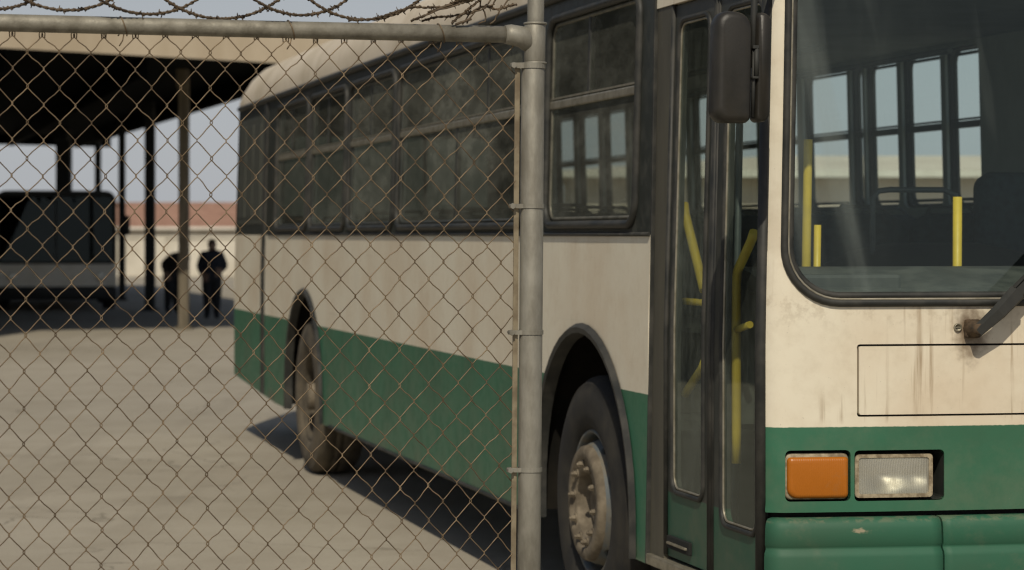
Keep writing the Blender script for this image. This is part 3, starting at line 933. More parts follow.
wb = bmesh.new()
PW, PH, WR = .0735, .0858, .00145
x0 = .045
npk = int((FLEN - x0) / (PW / 2))
ztop = RZ - .020
nk = int((ztop - .05) / (PH / 2))
for i in range(npk):
    xa, xb = x0 + i * PW / 2, x0 + (i + 1) * PW / 2
    if i % 2: xa, xb = xb, xa
    sg = 1 if xb > xa else -1
    pl = []
    jig = rnd.uniform(-.0015, .0015)
    for k in range(nk + 1):
        z = ztop - k * PH / 2
        at_b = k % 2 == 1
        xx = xb if at_b else xa
        out = (1 if xx == max(xa, xb) else -1)
        s1, s2 = (1, -1) if at_b else (-1, 1)
        ddx, ddy, ddz = distort(xx, z)
        over = .0022 * out
        for dz_, dx_, ds_ in ((.0150, -.0118, 1), (.0068, -.0044, 1), (.0024, .0013, .45), (-.0024, .0013, -.45), (-.0068, -.0044, -1), (-.0150, -.0118, -1)):
            sgn = (s1 if ds_ > 0 else s2) * abs(ds_)
            pl.append((xx + ddx + jig + out * dx_, ddy + sgn * WR * 1.1, z + ddz + dz_))
    pl = pl[2:]
    # knuckled end hooked over its neighbour at the rail
    f0 = pl[0]
    pl = [(f0[0] + sg * .007, f0[1] - .003, f0[2] - .010), (f0[0] + sg * .008, f0[1] - .004, f0[2] + .002), (f0[0] + sg * .003, f0[1] - .002, f0[2] + .009)] + pl
    tube(wb, [Q(*p) for p in pl], WR, 5)
obj('wire_mesh', wb, M['wire'], fence)
for x in (.24, .62, 1.03, 1.42, 1.85, 2.25):
    b = bmesh.new()
    tube(b, [Q(x + .004 * math.sin(q * .5) + .0012 * q, .0235 * math.cos(q * math.pi / 8), RZ + .0235 * math.sin(q * math.pi / 8)) for q in range(-5, 13)] , .0016, 5)
    tube(b, [Q(x, .006, RZ - .021), Q(x + .003, .008, RZ - .036), Q(x + .010, .004, RZ - .048), Q(x + .006, -.004, RZ - .042)], .0016, 5)
    obj('wire_tie', b, M['wire'], fence)
b = bmesh.new()
tube(b, [Q(.02, 0, RZ), Q(.7, 0, RZ), Q(1.4, 0, RZ + .002), Q(FLEN, 0, RZ)], .0212, 20)
obj('top_rail', b, M['rail'], fence)
b = bmesh.new()
tube(b, [Q(FLEN + .03, 0, -.05), Q(FLEN + .03, 0, 2.5)], .03, 20)
obj('post', b, M['galv'], fence)
b = bmesh.new()
tube(b, [Q(.0, 0, -.05), Q(0, 0, 1.0), Q(0, 0, 1.975), Q(0, 0, 1.978)], [.0295, .0295, .0295, .0285], 28)
obj('post', b, M['galv'], fence)
b = bmesh.new()
tube(b, [Q(-.006, 0, 1.979), Q(-.006, 0, 2.10), Q(-.006, 0, 2.60)], .0212, 24)
obj('post_extension', b, M['galv'], fence)
b = bmesh.new()
tube(b, [Q(-.004, 0, 1.986), Q(-.004, 0, 1.99), Q(-.004, 0, 2.081), Q(-.004, 0, 2.085)], [.0255, .0272, .0272, .0245], 28)
tube(b, [Q(-.004, 0, 2.020), Q(.025, 0, RZ - .006), Q(.060, 0, RZ), Q(.075, 0, RZ)], [.02, .029, .0262, .0235], 20)
obj('rail_end', b, M['galv'], fence)
b = bmesh.new()
for z in (2.085, 1.985):
    tube(b, [Q(-.005 + .027 * math.cos(a), .027 * math.sin(a), z) for a in [2 * math.pi * k / 24 for k in range(24)]], .0035, 6, True)
obj('collar', b, M['galv'], fence)
b = bmesh.new()
box(b, (.0345, -.003, .08), (.0475, .003, 1.985), lambda p: Q(p[0], p[1], p[2]), 0, .001)
obj('tension_bar', b, simple('tension_bar_steel', (.27, .225, .15), (.16, .125, .08), .6, metal=.3, scale=20), fence)
for z in (1.978, 1.623, 1.304, .957, .61, .26):
    b = bmesh.new()
    h = .011 if z < 1.9 else .014
    n = 20
    A = []
    for zz in (z - h / 2, z + h / 2):
        ring = []
        for k in range(n + 1):
            a = R(30 + 300 * k / n)
            ring.append(Q(.0318 * math.cos(a), .0318 * math.sin(a), zz))
        ring = [Q(.058, .008, zz)] + ring + [Q(.058, -.008, zz)]
        A.append(ring)
    for k in range(len(A[0]) - 1):
        q = [b.verts.new(A[0][k]), b.verts.new(A[0][k + 1]), b.verts.new(A[1][k + 1]), b.verts.new(A[1][k])]
        face(b, q, False)
    bmesh.ops.remove_doubles(b, verts=b.verts, dist=1e-5)
    bmesh.ops.solidify(b, geom=b.faces[:], thickness=.0022)
    tube(b, [Q(.054, -.016, z), Q(.054, .016, z)], .004, 8)
    tube(b, [Q(.054, .011, z), Q(.054, .018, z)], .0075, 6, smooth=False)
    obj('tension_band', b, M['galv'], fence)

# barbed wire coil
coil = tag(empty('barbed_wire_coil', FP + Vector((0, 0, RZ))), 'coil of rusty barbed wire looped along the top rail of the fence', 'barbed wire')
b = bmesh.new()
def strand(b, pts, barb_step=.062, r=.0025):
    """two twisted wires and four-point barbs"""
    P_ = [Vector(p) for p in pts]
    acc = 0.0; nxt = .02; tw = [[], []]
    for i in range(len(P_)):
        t = (P_[min(i + 1, len(P_) - 1)] - P_[max(i - 1, 0)]).normalized()
        n1 = t.orthogonal().normalized(); n2 = t.cross(n1)
        n1 = (Vector((0, 0, 1)) - t * t.z)
        n1 = n1.normalized() if n1.length > .1 else t.orthogonal().normalized()
        n2 = t.cross(n1)
        if i: acc += (P_[i] - P_[i - 1]).length
        a = acc * 190
        for q in (0, 1):
            aa = a + q * math.pi
            tw[q].append(P_[i] + (n1 * math.cos(aa) + n2 * math.sin(aa)) * r * .95)
        if acc > nxt:
            nxt += barb_step * rnd.uniform(.8, 1.2)
            tube(b, [P_[i] + t * r * q * 1.5 + (n1 * math.cos(q * 1.3) + n2 * math.sin(q * 1.3)) * r * 1.9 for q in range(-6, 7)], r * .75, 5)
            for s_ in (-1, 1):
                d1 = (n1 * rnd.uniform(.5, 1) * s_ + n2 * rnd.uniform(-1, 1) + t * rnd.uniform(-.5, .5)).normalized()
                tube(b, [P_[i] + t * s_ * .005, P_[i] + t * s_ * .005 + d1 * .006, P_[i] + t * s_ * .005 + d1 * .0125], [r * .7, r * .7, r * .4], 5)
    for q in (0, 1): tube(b, tw[q], r, 5)
pts = []
RC, PC = .190, .205
tt = 2 * math.pi * (FLEN / PC)
N = int(tt / (2 * math.pi) * 150)
for k in range(N):
    a = tt * k / N
    lp = a / (2 * math.pi)
    rc = RC * (1 + .10 * mnoise.noise(Vector((lp * .9, 3, 1))))
    x = .27 + PC * lp * .9 + rc * .92 * math.cos(a) + .02 * mnoise.noise(Vector((lp * .7, 0, 0)))
    z = RC + .030 + rc * math.sin(a) + .010 * mnoise.noise(Vector((lp * .8, 7, 0)))
    y = .05 * math.sin(a * .5 + 1) + .03 * math.cos(a)
    pts.append(Q(x, y, z))
strand(b, pts)
def wavy(a, c, n=26, amp=.008, seed=0):
    out = []
    a, c = Vector(a), Vector(c)
    for k in range(n + 1):
        t = k / n
        p = a.lerp(c, t)
        w = math.sin(math.pi * t)
        out.append(Q(p.x + amp * w * mnoise.noise(Vector((t * 4, seed, 0))) * 2, p.y + amp * w * mnoise.noise(Vector((t * 4, seed, 5))) * 2, p.z + amp * w * mnoise.noise(Vector((t * 4, seed, 9))) * 2))
    return out
strand(b, wavy((.46, .005, .025), (.05, .01, .10), 60, .012, 1), .05, .0019)
strand(b, wavy((.30, .0, .028), (.10, .02, .12), 40, .012, 2), .05, .0019)
strand(b, wavy((.20, .02, .022), (.05, .01, .15), 40, .02, 21), .05, .0019)
strand(b, wavy((.27, -.01, .03), (.03, .015, .075), 40, .02, 22), .05, .0019)
for q in range(3):
    tube(b, wavy((.10 + .03 * q, .015, .024), (.03 + .028 * q, .02 - .01 * q, .11 + .01 * q), 14, .02, 30 + q), .0022, 5)
tube(b, wavy((.26, .012, .05), (.09, .02, .11), 12, .006, 8), .0026, 5)
tube(b, wavy((.30, .02, .03), (.13, .02, .09), 12, .01, 11), .0022, 5)
tube(b, wavy((.19, .02, .02), (.15, .024, .035), 6, .003, 12), .0035, 5)
tube(b, wavy((.17, .01, .022), (.02, .02, .16), 14, .01, 13), .002, 5)
obj('wire_coil', b, M['barb'], coil)

# ------------------------------------------------------------------ ground
def ground_mat():
    t = NT('dusty_concrete_yard')
    big = t.ramp(t.noise(.25, 6, .6), .35, .7)
    mid = t.ramp(t.noise(1.7, 7, .65, off=(4, 2, 0)), .35, .75)
    fine = t.noise(55, 4, .7)
    col = t.mix(big, (.345, .312, .25), (.285, .256, .20))
    col = t.mix(t.math('MULTIPLY', mid, .45), col, (.225, .195, .145))
    col = t.mix(t.math('MULTIPLY', t.ramp(fine, .45, .75), .35), col, (.20, .17, .13))
    oil = t.ramp(t.noise(.8, 3, .5, off=(9, 9, 0)), .66, .78)
    col = t.mix(t.math('MULTIPLY', oil, .35), col, (.10, .085, .065))
    vo = t.n('ShaderNodeTexVoronoi', feature='DISTANCE_TO_EDGE'); vo.inputs['Scale'].default_value = .55
    wv = t.n('ShaderNodeTexNoise'); wv.inputs['Scale'].default_value = 1.6; wv.inputs['Detail'].default_value = 6
    t.link(t.tc.outputs['Object'], wv.inputs['Vector'])
    vm = t.n('ShaderNodeVectorMath', operation='MULTIPLY_ADD'); t.link(wv.outputs['Color'], vm.inputs[0]); vm.inputs[1].default_value = (.9, .9, .9); t.link(t.tc.outputs['Object'], vm.inputs[2])
    t.link(vm.outputs[0], vo.inputs['Vector'])
    ck = t.math('MULTIPLY', t.ramp(vo.outputs['Distance'], .010, .003), t.ramp(t.noise(.35, 3, .5, off=(3, 5, 0)), .46, .60))
    col = t.mix(t.math('MULTIPLY', ck, .55), col, (.11, .095, .07))
    trk = t.math('MULTIPLY', t.ramp(t.noise(1.0, 4, .6, stretch=(1.6, .10, 1)), .52, .70), .28)
    col = t.mix(trk, col, (.17, .15, .115))
    peb = t.ramp(t.noise(38, 2, .5, off=(7, 1, 0)), .72, .76)
    col = t.mix(t.math('MULTIPLY', peb, .5), col, (.12, .10, .08))
    nr = t.bump(t.math('ADD', t.noise(90, 4, .7), t.noise(6, 4)), .35, .006)
    return t.done(t.bsdf(col, .9, 0, .25, nr))
b = bmesh.new()
for (x0_, x1_, y0_, y1_) in ((-4000, 4000, -4000, 4000),):
    vs = [b.verts.new(p) for p in ((x0_, y0_, 0), (x1_, y0_, 0), (x1_, y1_, 0), (x0_, y1_, 0))]
    face(b, vs)
tag(obj('ground', b, ground_mat()), 'dusty concrete yard', None, None, 'structure')

# ------------------------------------------------------------------ depot canopy
M['fascia'] = simple('cream_fascia_paint', (.46, .385, .28), (.38, .31, .215), .7, scale=1.2, bump=.05, stretch=(1, 1, .3))
M['soffit'] = simple('shade_black_soffit', (.004, .005, .005), (.006, .0065, .006), .9, scale=.6, spec=.03)  # underside colour nearly black, so the shade is partly painted in
M['sky_blocker'] = simple('dark_sky_blocker', (.05, .052, .042), (.03, .032, .027), .9, scale=.5)
M['darksteel'] = simple('dark_steel', (.014, .017, .016), (.024, .024, .02), .8, scale=3)
M['brownpost'] = simple('weathered_timber_post', (.15, .125, .085), (.09, .075, .05), .8, scale=5, stretch=(3, 3, .3), bump=.2)
can = tag(empty('depot_canopy', (-10, 52, 0)), 'wide flat depot canopy with cream fascia over a shade-black underside and posts', 'canopy')
def cl(x, y, z): return Vector((x + 10, y - 52, z))
def zc(x): return 4.30 - .02 * (x + 7.5)
slope = (38.4 - 36) / (-3.1 + 7.52)
FL = (-24.0, 36 + slope * (-24 + 7.52)); FR = (-2.64, 38.65)
BR = (-11.67, 71.4); BL = (-34, 68)
KN = (-8.0, 36 + slope * (-8.0 + 7.52))
poly = [(-27.0, 13.0), (-8.9, 20.0), KN, FR, BR, BL]  # unseen wing at near left added to darken the bus window reflections
b = bmesh.new()
lo = [b.verts.new(cl(x, y, zc(x))) for x, y in poly]; hi = [b.verts.new(cl(x, y, zc(x) + .46)) for x, y in poly]
for i in range(6):
    j = (i + 1) % 6
    face(b, [lo[i], lo[j], hi[j], hi[i]], False, 0)
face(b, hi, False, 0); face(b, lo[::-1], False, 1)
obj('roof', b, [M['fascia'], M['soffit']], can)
# drip edge on the fascia and beams under the roof
b = bmesh.new()
def edge(p, q, t): return (p[0] + (q[0] - p[0]) * t, p[1] + (q[1] - p[1]) * t)
a0 = edge(FL, FR, .0); a1 = edge(FL, FR, 1.0)
fd = Vector((FR[0] - FL[0], FR[1] - FL[1], 0)).normalized(); fn = Vector((fd.y, -fd.x, 0))
for k in range(12):
    p = edge((-27, 28.8), FR, (k + .5) / 12); q = edge(BL, BR, (k + .5) / 12)
    A = cl(p[0], p[1] + .3, zc(p[0]) - .02); B = cl(q[0], q[1] - .3, zc(q[0]) - .02)
    d = (B - A).normalized(); s_ = Vector((d.y, -d.x, 0)) * .08
    for X in (A, B): pass
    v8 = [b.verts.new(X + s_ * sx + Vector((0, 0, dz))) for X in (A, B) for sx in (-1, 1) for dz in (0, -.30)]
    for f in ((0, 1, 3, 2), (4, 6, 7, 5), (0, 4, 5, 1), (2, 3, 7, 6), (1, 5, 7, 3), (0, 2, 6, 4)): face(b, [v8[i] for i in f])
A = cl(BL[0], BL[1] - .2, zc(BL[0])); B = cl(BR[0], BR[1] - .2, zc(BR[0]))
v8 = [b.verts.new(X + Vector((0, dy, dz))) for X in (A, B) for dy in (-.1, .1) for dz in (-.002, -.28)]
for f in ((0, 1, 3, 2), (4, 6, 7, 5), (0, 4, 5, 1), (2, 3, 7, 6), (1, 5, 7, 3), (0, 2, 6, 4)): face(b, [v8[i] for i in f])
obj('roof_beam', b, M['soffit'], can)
b = bmesh.new()  # unseen wall added to block bright sky from the bus window reflections
for (xa, ya, xb, yb) in ((-33.5, 62, -15.5, 62.3), (-30.6, 25, -30.3, 62)):
    vs = [b.verts.new(cl(x, y, z)) for x, y in ((xa, ya), (xb, ya), (xb, yb), (xa, yb)) for z in (0, zc(x) - .003)]
    for i in range(4): face(b, [vs[2 * i], vs[(2 * i + 2) % 8], vs[(2 * i + 3) % 8], vs[2 * i + 1]])
    face(b, vs[1::2])
obj('sky_blocker_wall', b, M['sky_blocker'], can)
def column(px, Y, w, mat, zt=None):
    X = (px - 512) / F * Y
    b = bmesh.new()
    h = zc(X) - .003
    box(b, (X + 10 - w / 2, Y - 52 - w / 2, 0), (X + 10 + w / 2, Y - 52 + w / 2, h), ident, 0, .015)
    box(b, (X + 10 - w * .8, Y - 52 - w * .8, 0), (X + 10 + w * .8, Y - 52 + w * .8, .05), ident, 0)
    box(b, (X + 10 - w * .5, Y - 52 - w * 1.8, h - .30), (X + 10 + w * .5, Y - 52 - w * .51, h - .001), ident, 0)
    obj('column', b, mat, can)
column(184, 40.2, .165, M['brownpost'])
column(150, 50, .20, M['darksteel'])
column(122, 58, .15, M['darksteel'])
column(98, 67, .16, M['darksteel'])
column(64, 66, .38, M['darksteel'])

# ------------------------------------------------------------------ bus parked under the canopy
BX, BY = (56 - 512) / F * 50, 50.0
pb = tag(empty('parked_bus', (BX, BY, 0), R(11)), 'dark windowed bus with pale front parked in the shade under the canopy', 'bus')
M['pbwhite'] = simple('faded_cream_paint', (.52, .47, .385), (.42, .37, .29), .6, scale=2)
def two_tone():
    t = NT('cream_and_dark_paint'); x, y, z = t.sep()
    f = t.ramp(t.noise(2, 4), .4, .7)
    return t.done(t.bsdf(t.mix(t.ramp(z, .965, .975), t.mix(f, (.80, .74, .62), (.70, .63, .5)), (.02, .022, .02)), .55))
M['pbglass'] = glass('tinted_bus_glass', (.10, .12, .12), dust=.02, gain=.5)
b = bmesh.new()
def pbx(x, y, z, d=0): return Vector((x, d, z))
fw = rrect(-1.17, .98, 1.17, 2.36, .10, 4)
plate(b, rrect(-1.22, .40, 1.22, 2.46, (.06, .06, .22, .22), 5), [fw], lambda x, z, d: Vector((x, d + .05 * (x / 1.22) ** 2 + .06 * max(0, z - 1), z)), .03, .3, 0)
lp = rrect(-1.22, .40, 1.22, 2.46, (.06, .06, .22, .22), 5)
A = [b.verts.new(Vector((x, .05 * (x / 1.22) ** 2 + .06 * max(0, z - 1) + .03, z))) for x, z in lp]; B = [b.verts.new(Vector((x, 8.5, z))) for x, z in lp]
for i in range(len(lp)): face(b, [A[i], A[(i + 1) % len(lp)], B[(i + 1) % len(lp)], B[i]], True, 0)
face(b, B, False, 0)
for e in b.edges: e.smooth = True
obj('body', b, [two_tone()], pb)
b = bmesh.new(); plate(b, fw, [], lambda x, z, d: Vector((x, .035 + .05 * (x / 1.22) ** 2 + .06 * max(0, z - 1), z)), 0, .3)
w_ = obj('windscreen', b, M['pbglass'], pb)
b = bmesh.new()
tube(b, [Vector((x, .0 + .05 * (x / 1.22) ** 2 + .06 * max(0, z - 1), z)) for x, z in densify(fw, .3)], .025, 6, True)
box(b, (-.02, .02, 1.0), (.02, .05, 2.26), lambda p: Vector((p[0], p[1] + .06 * max(0, p[2] - 1), p[2])))
obj('seal', b, M['rubber'], w_)
b = bmesh.new()
for sx in (-1, 1):
    plate(b, rrect(.4, 1.1, 7.9, 2.05, .1, 4), [], lambda y, z, d: Vector((sx * 1.223, y, z)), 0, 1.0)
obj('side_window', b, M['darkplastic'], pb)
b = bmesh.new()
pillow(b, rrect(-1.23, .22, 1.23, .50, .07, 4), [(.12, .0), (-.04, .0), (-.08, .03)], lambda x, z, d: Vector((x, d + .05 * (x / 1.22) ** 2, z)))
obj('bumper', b, M['darkplastic'], pb)
for sx in (-1, 1):
    b = bmesh.new()
    lathe(b, [(.10, .02), (.10, -.015), (.085, -.02), (.05, -.026), (.0005, -.028)], lambda x, y, d: Vector((sx * .88 + x, d + .03, .70 + y)), 20)
    obj('headlight', b, M['reflector'], pb)
    b = bmesh.new()
    pillow(b, rrect(sx * 1.40 - .09, 1.55, sx * 1.40 + .09, 1.95, .05, 4), [(.03, .01), (0, 0), (-.05, .02)], lambda x, z, d: Vector((x, d - .1, z)))
    tube(b, [Vector((sx * 1.40, -.09, 1.9)), Vector((sx * 1.36, -.1, 2.1)), Vector((sx * 1.15, .08, 2.2))], .015, 6)
    obj('mirror', b, M['darkplastic'], pb)
    for y in (1.5, 6.0):
        b = bmesh.new()
        lathe(b, [(.0005, .01), (.2, .0), (.27, -.02), (.30, -.04), (.42, -.04), (.45, 0), (.45, .22), (.2, .24)], lambda x, z, d: Vector((sx * (1.2 - d), y + x, .45 + z)), 28)
        obj('wheel', b, M['tyre'], pb)
b = bmesh.new(); box(b, (-1.1, .2, .3), (1.1, 8.3, .42)); obj('chassis', b, M['under'], pb)

# ------------------------------------------------------------------ far buildings
M['terra'] = simple('terracotta_tiles', (.30, .175, .125), (.24, .135, .095), .85, scale=1.2, bump=.4, bscale=5)
M['wallcream'] = simple('cream_render', (.60, .56, .47), (.47, .43, .35), .85, scale=.6, bump=.1)
M['walltan'] = simple('tan_render', (.66, .58, .48), (.56, .48, .39), .85, scale=.4, bump=.1)
M['winfar'] = simple('dark_far_window', (.03, .035, .035), (.05, .05, .045), .25, scale=1)
M['whitetrim'] = simple('white_trim', (.70, .66, .58), (.6, .56, .48), .7, scale=1)
def house(name, label, X0, X1, Y, he, hr, dep, wall_m, roof_m, n_win, hip=6.0):
    t = tag(empty(name, ((X0 + X1) / 2, Y, 0)), label, 'building')
    h = (X1 - X0) / 2
    b = bmesh.new()
    n = n_win; ow = []
    for k in range(n):
        c = -h + (k + .5) * 2 * h / n
        ow.append((c - .55, c + .55))
    zs, zt = .75, min(he - .35, 2.0)
    plate(b, [(-h, 0), (h, 0), (h, he), (-h, he)], [[(a, zs), (c, zs), (c, zt), (a, zt)] for a, c in ow], lambda x, z, d: Vector((x, d, z)), .25, None, 0, smooth=False)
    box(b, (-h, .26, 0), (-h + .25, dep, he)); box(b, (h - .25, .26, 0), (h, dep, he)); box(b, (-h, dep + .003, 0), (h, dep + .25, he))
    obj('wall', b, wall_m, t)
    for a, c in ow:
        b = bmesh.new()
        box(b, (a + .003, .12, zs + .003), (a + .07, .20, zt - .003)); box(b, (c - .07, .12, zs + .003), (c - .003, .20, zt - .003))
        box(b, (a + .07, .12, zs + .003), (c - .07, .20, zs + .07)); box(b, (a + .07, .12, zt - .07), (c - .07, .20, zt - .003))
        box(b, ((a + c) / 2 - .025, .13, zs + .07), ((a + c) / 2 + .025, .19, zt - .07))
        w = obj('window', b, M['whitetrim'], t)
        b = bmesh.new(); vs = [b.verts.new(p) for p in ((a + .05, .17, zs + .05), (c - .05, .17, zs + .05), (c - .05, .17, zt - .05), (a + .05, .17, zt - .05))]; face(b, vs)
        obj('pane', b, M['winfar'], w)
    b = bmesh.new(); o = .5
    e = [(-h - o, -o), (h + o, -o), (h + o, dep + o), (-h - o, dep + o)]
    ev = [b.verts.new((x, y, he + .02)) for x, y in e]; e2 = [b.verts.new((x, y, he + .16)) for x, y in e]
    ym = dep / 2
    r1, r2 = b.verts.new((-h - o + hip, ym, hr)), b.verts.new((h + o - hip, ym, hr))
    for i in range(4): face(b, [ev[i], ev[(i + 1) % 4], e2[(i + 1) % 4], e2[i]])
    face(b, [e2[0], e2[1], r2, r1]); face(b, [e2[1], e2[2], r2]); face(b, [e2[2], e2[3], r1, r2]); face(b, [e2[3], e2[0], r1])
    face(b, ev[::-1])
    obj('roof', b, roof_m, t)
    b = bmesh.new(); box(b, (-h - o, -o - .13, he + .0), (h + o, -o - .003, he + .17)); obj('gutter', b, M['whitetrim'], t)
    return t
house('tiled_building', 'low cream building with terracotta roof beyond the canopy posts', -42, -14, 175, 1.95, 3.95, 9, M['wallcream'], M['terra'], 9)
house('tan_building', 'pale tan building with flat eaves showing through the windows of the near bus', 1.5, 26, 62, 3.0, 3.7, 9, M['walltan'], M['walltan'], 6)
# yard wall in front of the tiled building
yw = tag(empty('yard_wall', ((-20), 92, 0)), 'low pale yard wall behind the standing people', 'wall')
b = bmesh.new()
box(b, (-16, 0, 0), (14.5, .25, 1.42)); box(b, (-16.05, -.05, 1.423), (14.55, .30, 1.52))
for k in range(9): box(b, (-15.6 + k * 3.7, -.09, 0), (-15.2 + k * 3.7, -.003, 1.42))
obj('wall', b, M['wallcream'], yw)

# ------------------------------------------------------------------ people
def person(loc, rz, h, joints, edges, label, cloth, hairc):
    t = tag(empty('person', loc, rz), label, 'person', None)
    me = bpy.data.meshes.new('body')
    names = list(joints)
    me.from_pydata([Vector(joints[n][:3]) * h for n in names], [(names.index(a), names.index(c)) for a, c in edges], [])
    o = bpy.data.objects.new('body', me); COL.objects.link(o)
    md = o.modifiers.new('skin', 'SKIN'); md.use_smooth_shade = True
    sl = me.skin_vertices[0].data if me.skin_vertices else None
    if sl is None:
        bpy.context.view_layer.objects.active = o
    for i, n in enumerate(names):
        sl[i].radius = (joints[n][3] * h, (joints[n][4] if len(joints[n]) > 4 else joints[n][3]) * h)
        sl[i].use_root = (n == 'pelvis')
    sb = o.modifiers.new('sub', 'SUBSURF'); sb.levels = 2; sb.render_levels = 2
    dg = bpy.context.evaluated_depsgraph_get(); dg.update()
    m2 = bpy.data.meshes.new_from_object(o.evaluated_get(dg))
    bpy.data.objects.remove(o)
    m2.materials.clear()
    for m in cloth: m2.materials.append(m)
    for p in m2.polygons:
        c = p.center / h
        p.use_smooth = True
    hz = joints['head_mid']
    for p in m2.polygons:
        z = p.center.z / h
        if (p.center / h - Vector(hz[:3])).length < .085 or any((p.center / h - Vector(joints[w][:3])).length < .07 for w in ('palm_a', 'palm_b')): p.material_index = 2
        elif z < joints['pelvis'][2] - .01 and abs(p.center.x / h) < .13: p.material_index = 1
        else: p.material_index = 0
    m2.name = 'body'
    bo = bpy.data.objects.new('body', m2); COL.objects.link(bo); bo.parent = t
    b = bmesh.new()
    hc = Vector(hz[:3]) * h
    rows = []
    for i in range(7):
        th = R(8 + 12.5 * i)
        rows.append([b.verts.new(hc + Vector((.058 * h * math.sin(th) * math.cos(ph), .012 * h + .064 * h * math.sin(th) * math.sin(ph), .006 * h + .068 * h * math.cos(th)))) for ph in [R(-20 + 220 * k / 14) for k in range(15)]])
    for A, B in zip(rows, rows[1:]):
        for k in range(14): face(b, [A[k], A[k + 1], B[k + 1], B[k]], True)
    face(b, rows[0], True)
    obj('hair', b, hairc, t)
    return t
def bulk(j, k):
    for n in j:
        if not any(q in n for q in ('palm', 'head', 'nose', 'ear', 'wr_')): j[n] = (*j[n][:3], *[r * k for r in j[n][3:]])

def hand(j, e, side, palm, wrist, dirv, thumb):
    """five short finger chains rooted in the palm"""
    d = Vector(dirv).normalized(); p = Vector(j[palm][:3]); th = Vector(thumb).normalized()
    for q, (off, ln) in enumerate(((-.012, .026), (-.004, .030), (.004, .029), (.012, .022))):
        a, c = f'{palm}_f{q}a', f'{palm}_f{q}b'
        j[a] = (*(p + d * .026 + th * -off), .0058); j[c] = (*(p + d * (.026 + ln) + th * -off + Vector((0, -.006, 0))), .0045)
        e += [(palm, a), (a, c)]
    a, c = f'{palm}_ta', f'{palm}_tb'
    j[a] = (*(p + th * .020 + d * .006), .0065); j[c] = (*(p + th * .030 + d * .028), .005)
    e += [(palm, a), (a, c)]
def standing():
    j = dict(pelvis=(0, 0, .53, .085, .062), waist=(0, .003, .61, .078, .055), chest=(0, .006, .72, .095, .064), collar=(0, .006, .81, .065, .045),
             neck=(0, -.004, .855, .034), head_low=(0, -.014, .89, .044, .05), head_mid=(0, -.012, .935, .052, .06), head_top=(0, -.006, .975, .04, .046),
             nose=(0, -.066, .925, .010), ear_a=(.054, 0, .93, .010), ear_b=(-.054, 0, .93, .010),
             sh_a=(.10, .006, .80, .042), el_a=(.165, .03, .655, .030), wr_a=(.115, -.07, .60, .020), palm_a=(.095, -.10, .595, .018),
             sh_b=(-.10, .006, .80, .042), el_b=(-.16, .03, .65, .030), wr_b=(-.125, -.05, .55, .020), palm_b=(-.118, -.075, .525, .018),
             hip_a=(.05, 0, .49, .060), kn_a=(.056, -.01, .275, .041), an_a=(.058, .012, .05, .026), ft_a=(.066, -.075, .022, .021),
             hip_b=(-.05, 0, .49, .060), kn_b=(-.056, -.022, .275, .041), an_b=(-.06, .02, .05, .026), ft_b=(-.07, -.065, .022, .021))
    e = [('pelvis', 'waist'), ('waist', 'chest'), ('chest', 'collar'), ('collar', 'neck'), ('neck', 'head_low'), ('head_low', 'head_mid'), ('head_mid', 'head_top'), ('head_mid', 'nose'), ('head_mid', 'ear_a'), ('head_mid', 'ear_b')]
    for s_ in 'ab':
        e += [('collar', 'sh_' + s_), ('sh_' + s_, 'el_' + s_), ('el_' + s_, 'wr_' + s_), ('wr_' + s_, 'palm_' + s_), ('pelvis', 'hip_' + s_), ('hip_' + s_, 'kn_' + s_), ('kn_' + s_, 'an_' + s_), ('an_' + s_, 'ft_' + s_)]
    hand(j, e, 1, 'palm_a', 'wr_a', (-.5, -.8, -.1), (0, -.2, 1)); hand(j, e, -1, 'palm_b', 'wr_b', (.1, -.6, -.8), (0, -.8, .5))
    return j, e
M['cl1'] = simple('dark_blue_jacket', (.018, .022, .030), (.012, .014, .02), .9, scale=12)
M['cl2'] = simple('black_trousers', (.012, .013, .015), (.018, .018, .018), .9, scale=12)
M['skin'] = simple('skin', (.20, .125, .085), (.17, .10, .07), .6, scale=10)
M['hair'] = simple('black_hair', (.010, .009, .008), (.016, .014, .012), .7, scale=60)
M['cl3'] = simple('charcoal_coat', (.022, .020, .018), (.015, .014, .012), .9, scale=12)
j, e = standing(); bulk(j, 1.65)
person(((212 - 512) / F * 45.5, 45.5, 0), R(8), 1.46, j, e, 'person in dark clothes with elbows out standing beside the rear of the near bus', [M['cl1'], M['cl2'], M['skin']], M['hair'])
# stooping figure: everything above the pelvis swings forward
j2, e2 = standing(); bulk(j2, 1.5)
piv = Vector((0, 0, .53))
for n in list(j2):
    p = Vector(j2[n][:3])
    if p.z > .54 or n.startswith(('wr_', 'palm_', 'el_')):
        p = piv + Matrix.Rotation(R(48), 3, 'X') @ (p - piv)
        j2[n] = (*p, *j2[n][3:])
person(((172 - 512) / F * 48.5, 48.5, 0), R(35), 1.55, j2, e2, 'person in a dark coat stooping behind the brown canopy post', [M['cl3'], M['cl2'], M['skin']], M['hair'])

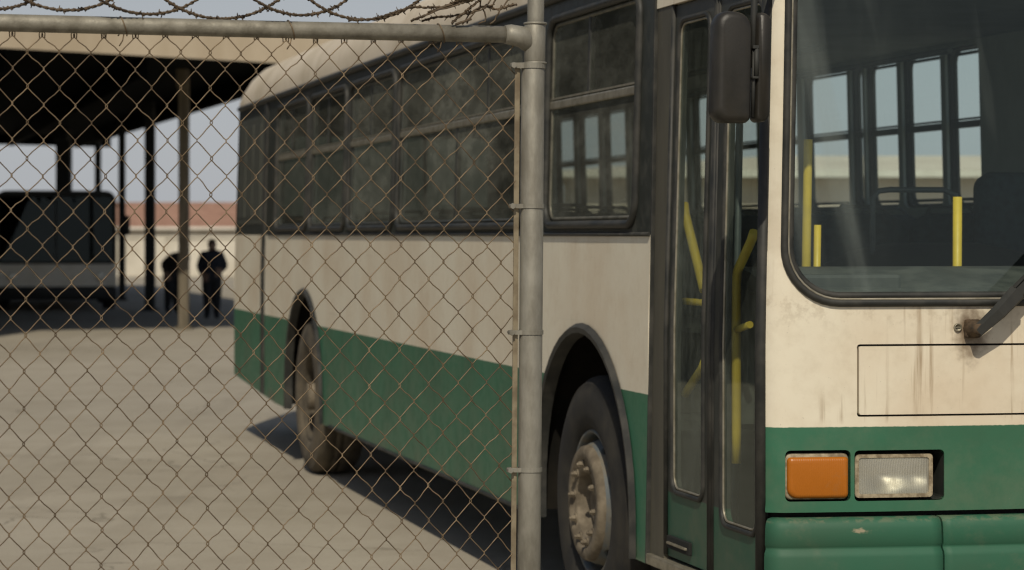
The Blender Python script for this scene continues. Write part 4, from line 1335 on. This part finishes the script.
# ------------------------------------------------------------------ light, sky, camera
EL, AZ = R(47), R(-4.6)          # sun behind the camera
sun_dir = Vector((math.sin(AZ) * math.cos(EL), -math.cos(AZ) * math.cos(EL), math.sin(EL)))
sl = bpy.data.lights.new('sun', 'SUN'); sl.energy = 3.3; sl.angle = R(.6); sl.color = (1.0, .91, .755)
so = bpy.data.objects.new('sun', sl); COL.objects.link(so); so.location = (0, -5, 30)
so.rotation_euler = (-sun_dir).to_track_quat('-Z', 'Y').to_euler()
w = bpy.data.worlds.new('World'); SC.world = w; w.use_nodes = True
nt = w.node_tree; nt.nodes.clear()
sky = nt.nodes.new('ShaderNodeTexSky'); sky.sky_type = 'NISHITA'; sky.sun_disc = False
sky.sun_elevation = EL; sky.sun_rotation = math.pi - AZ
sky.air_density = 1.0; sky.dust_density = 1.5; sky.ozone_density = 1.0; sky.altitude = 50
bg = nt.nodes.new('ShaderNodeBackground'); bg.inputs[1].default_value = .06
out = nt.nodes.new('ShaderNodeOutputWorld')
tc_ = nt.nodes.new('ShaderNodeTexCoord'); sx_ = nt.nodes.new('ShaderNodeSeparateXYZ'); nt.links.new(tc_.outputs['Generated'], sx_.inputs[0])
mr_ = nt.nodes.new('ShaderNodeMapRange'); mr_.interpolation_type = 'SMOOTHSTEP'
mr_.inputs[1].default_value = .02; mr_.inputs[2].default_value = .38; mr_.inputs[3].default_value = .86; mr_.inputs[4].default_value = .10
nt.links.new(sx_.outputs[2], mr_.inputs[0])
mx_ = nt.nodes.new('ShaderNodeMix'); mx_.data_type = 'RGBA'; mx_.inputs[7].default_value = (7.4, 7.7, 8.2, 1)   # thin high cloud and haze low in the sky
nt.links.new(mr_.outputs[0], mx_.inputs[0]); nt.links.new(sky.outputs[0], mx_.inputs[6])
nt.links.new(mx_.outputs[2], bg.inputs[0]); nt.links.new(bg.outputs[0], out.inputs[0])

cam = bpy.data.cameras.new('camera'); co = bpy.data.objects.new('camera', cam); COL.objects.link(co)
co.location = (0, 0, EYE); co.rotation_euler = (R(90), 0, 0)
cam.sensor_width = 36; cam.lens = F / 1024 * 36; cam.shift_y = -50 / 1024
cam.clip_start = .1; cam.clip_end = 12000
cam.dof.use_dof = True; cam.dof.focus_distance = 6.9; cam.dof.aperture_fstop = 5.2
SC.camera = co
SC.view_settings.view_transform = 'Standard'; SC.view_settings.look = 'None'
SC.view_settings.exposure = 0.0; SC.view_settings.gamma = 1.0; SC.view_settings.use_curve_mapping = False
SC.cycles.use_denoising = True
SC.cycles.filter_width = 1.15
SC.cycles.transparent_max_bounces = 24
SC.cycles.max_bounces = 8
SC.cycles.sample_clamp_indirect = 6
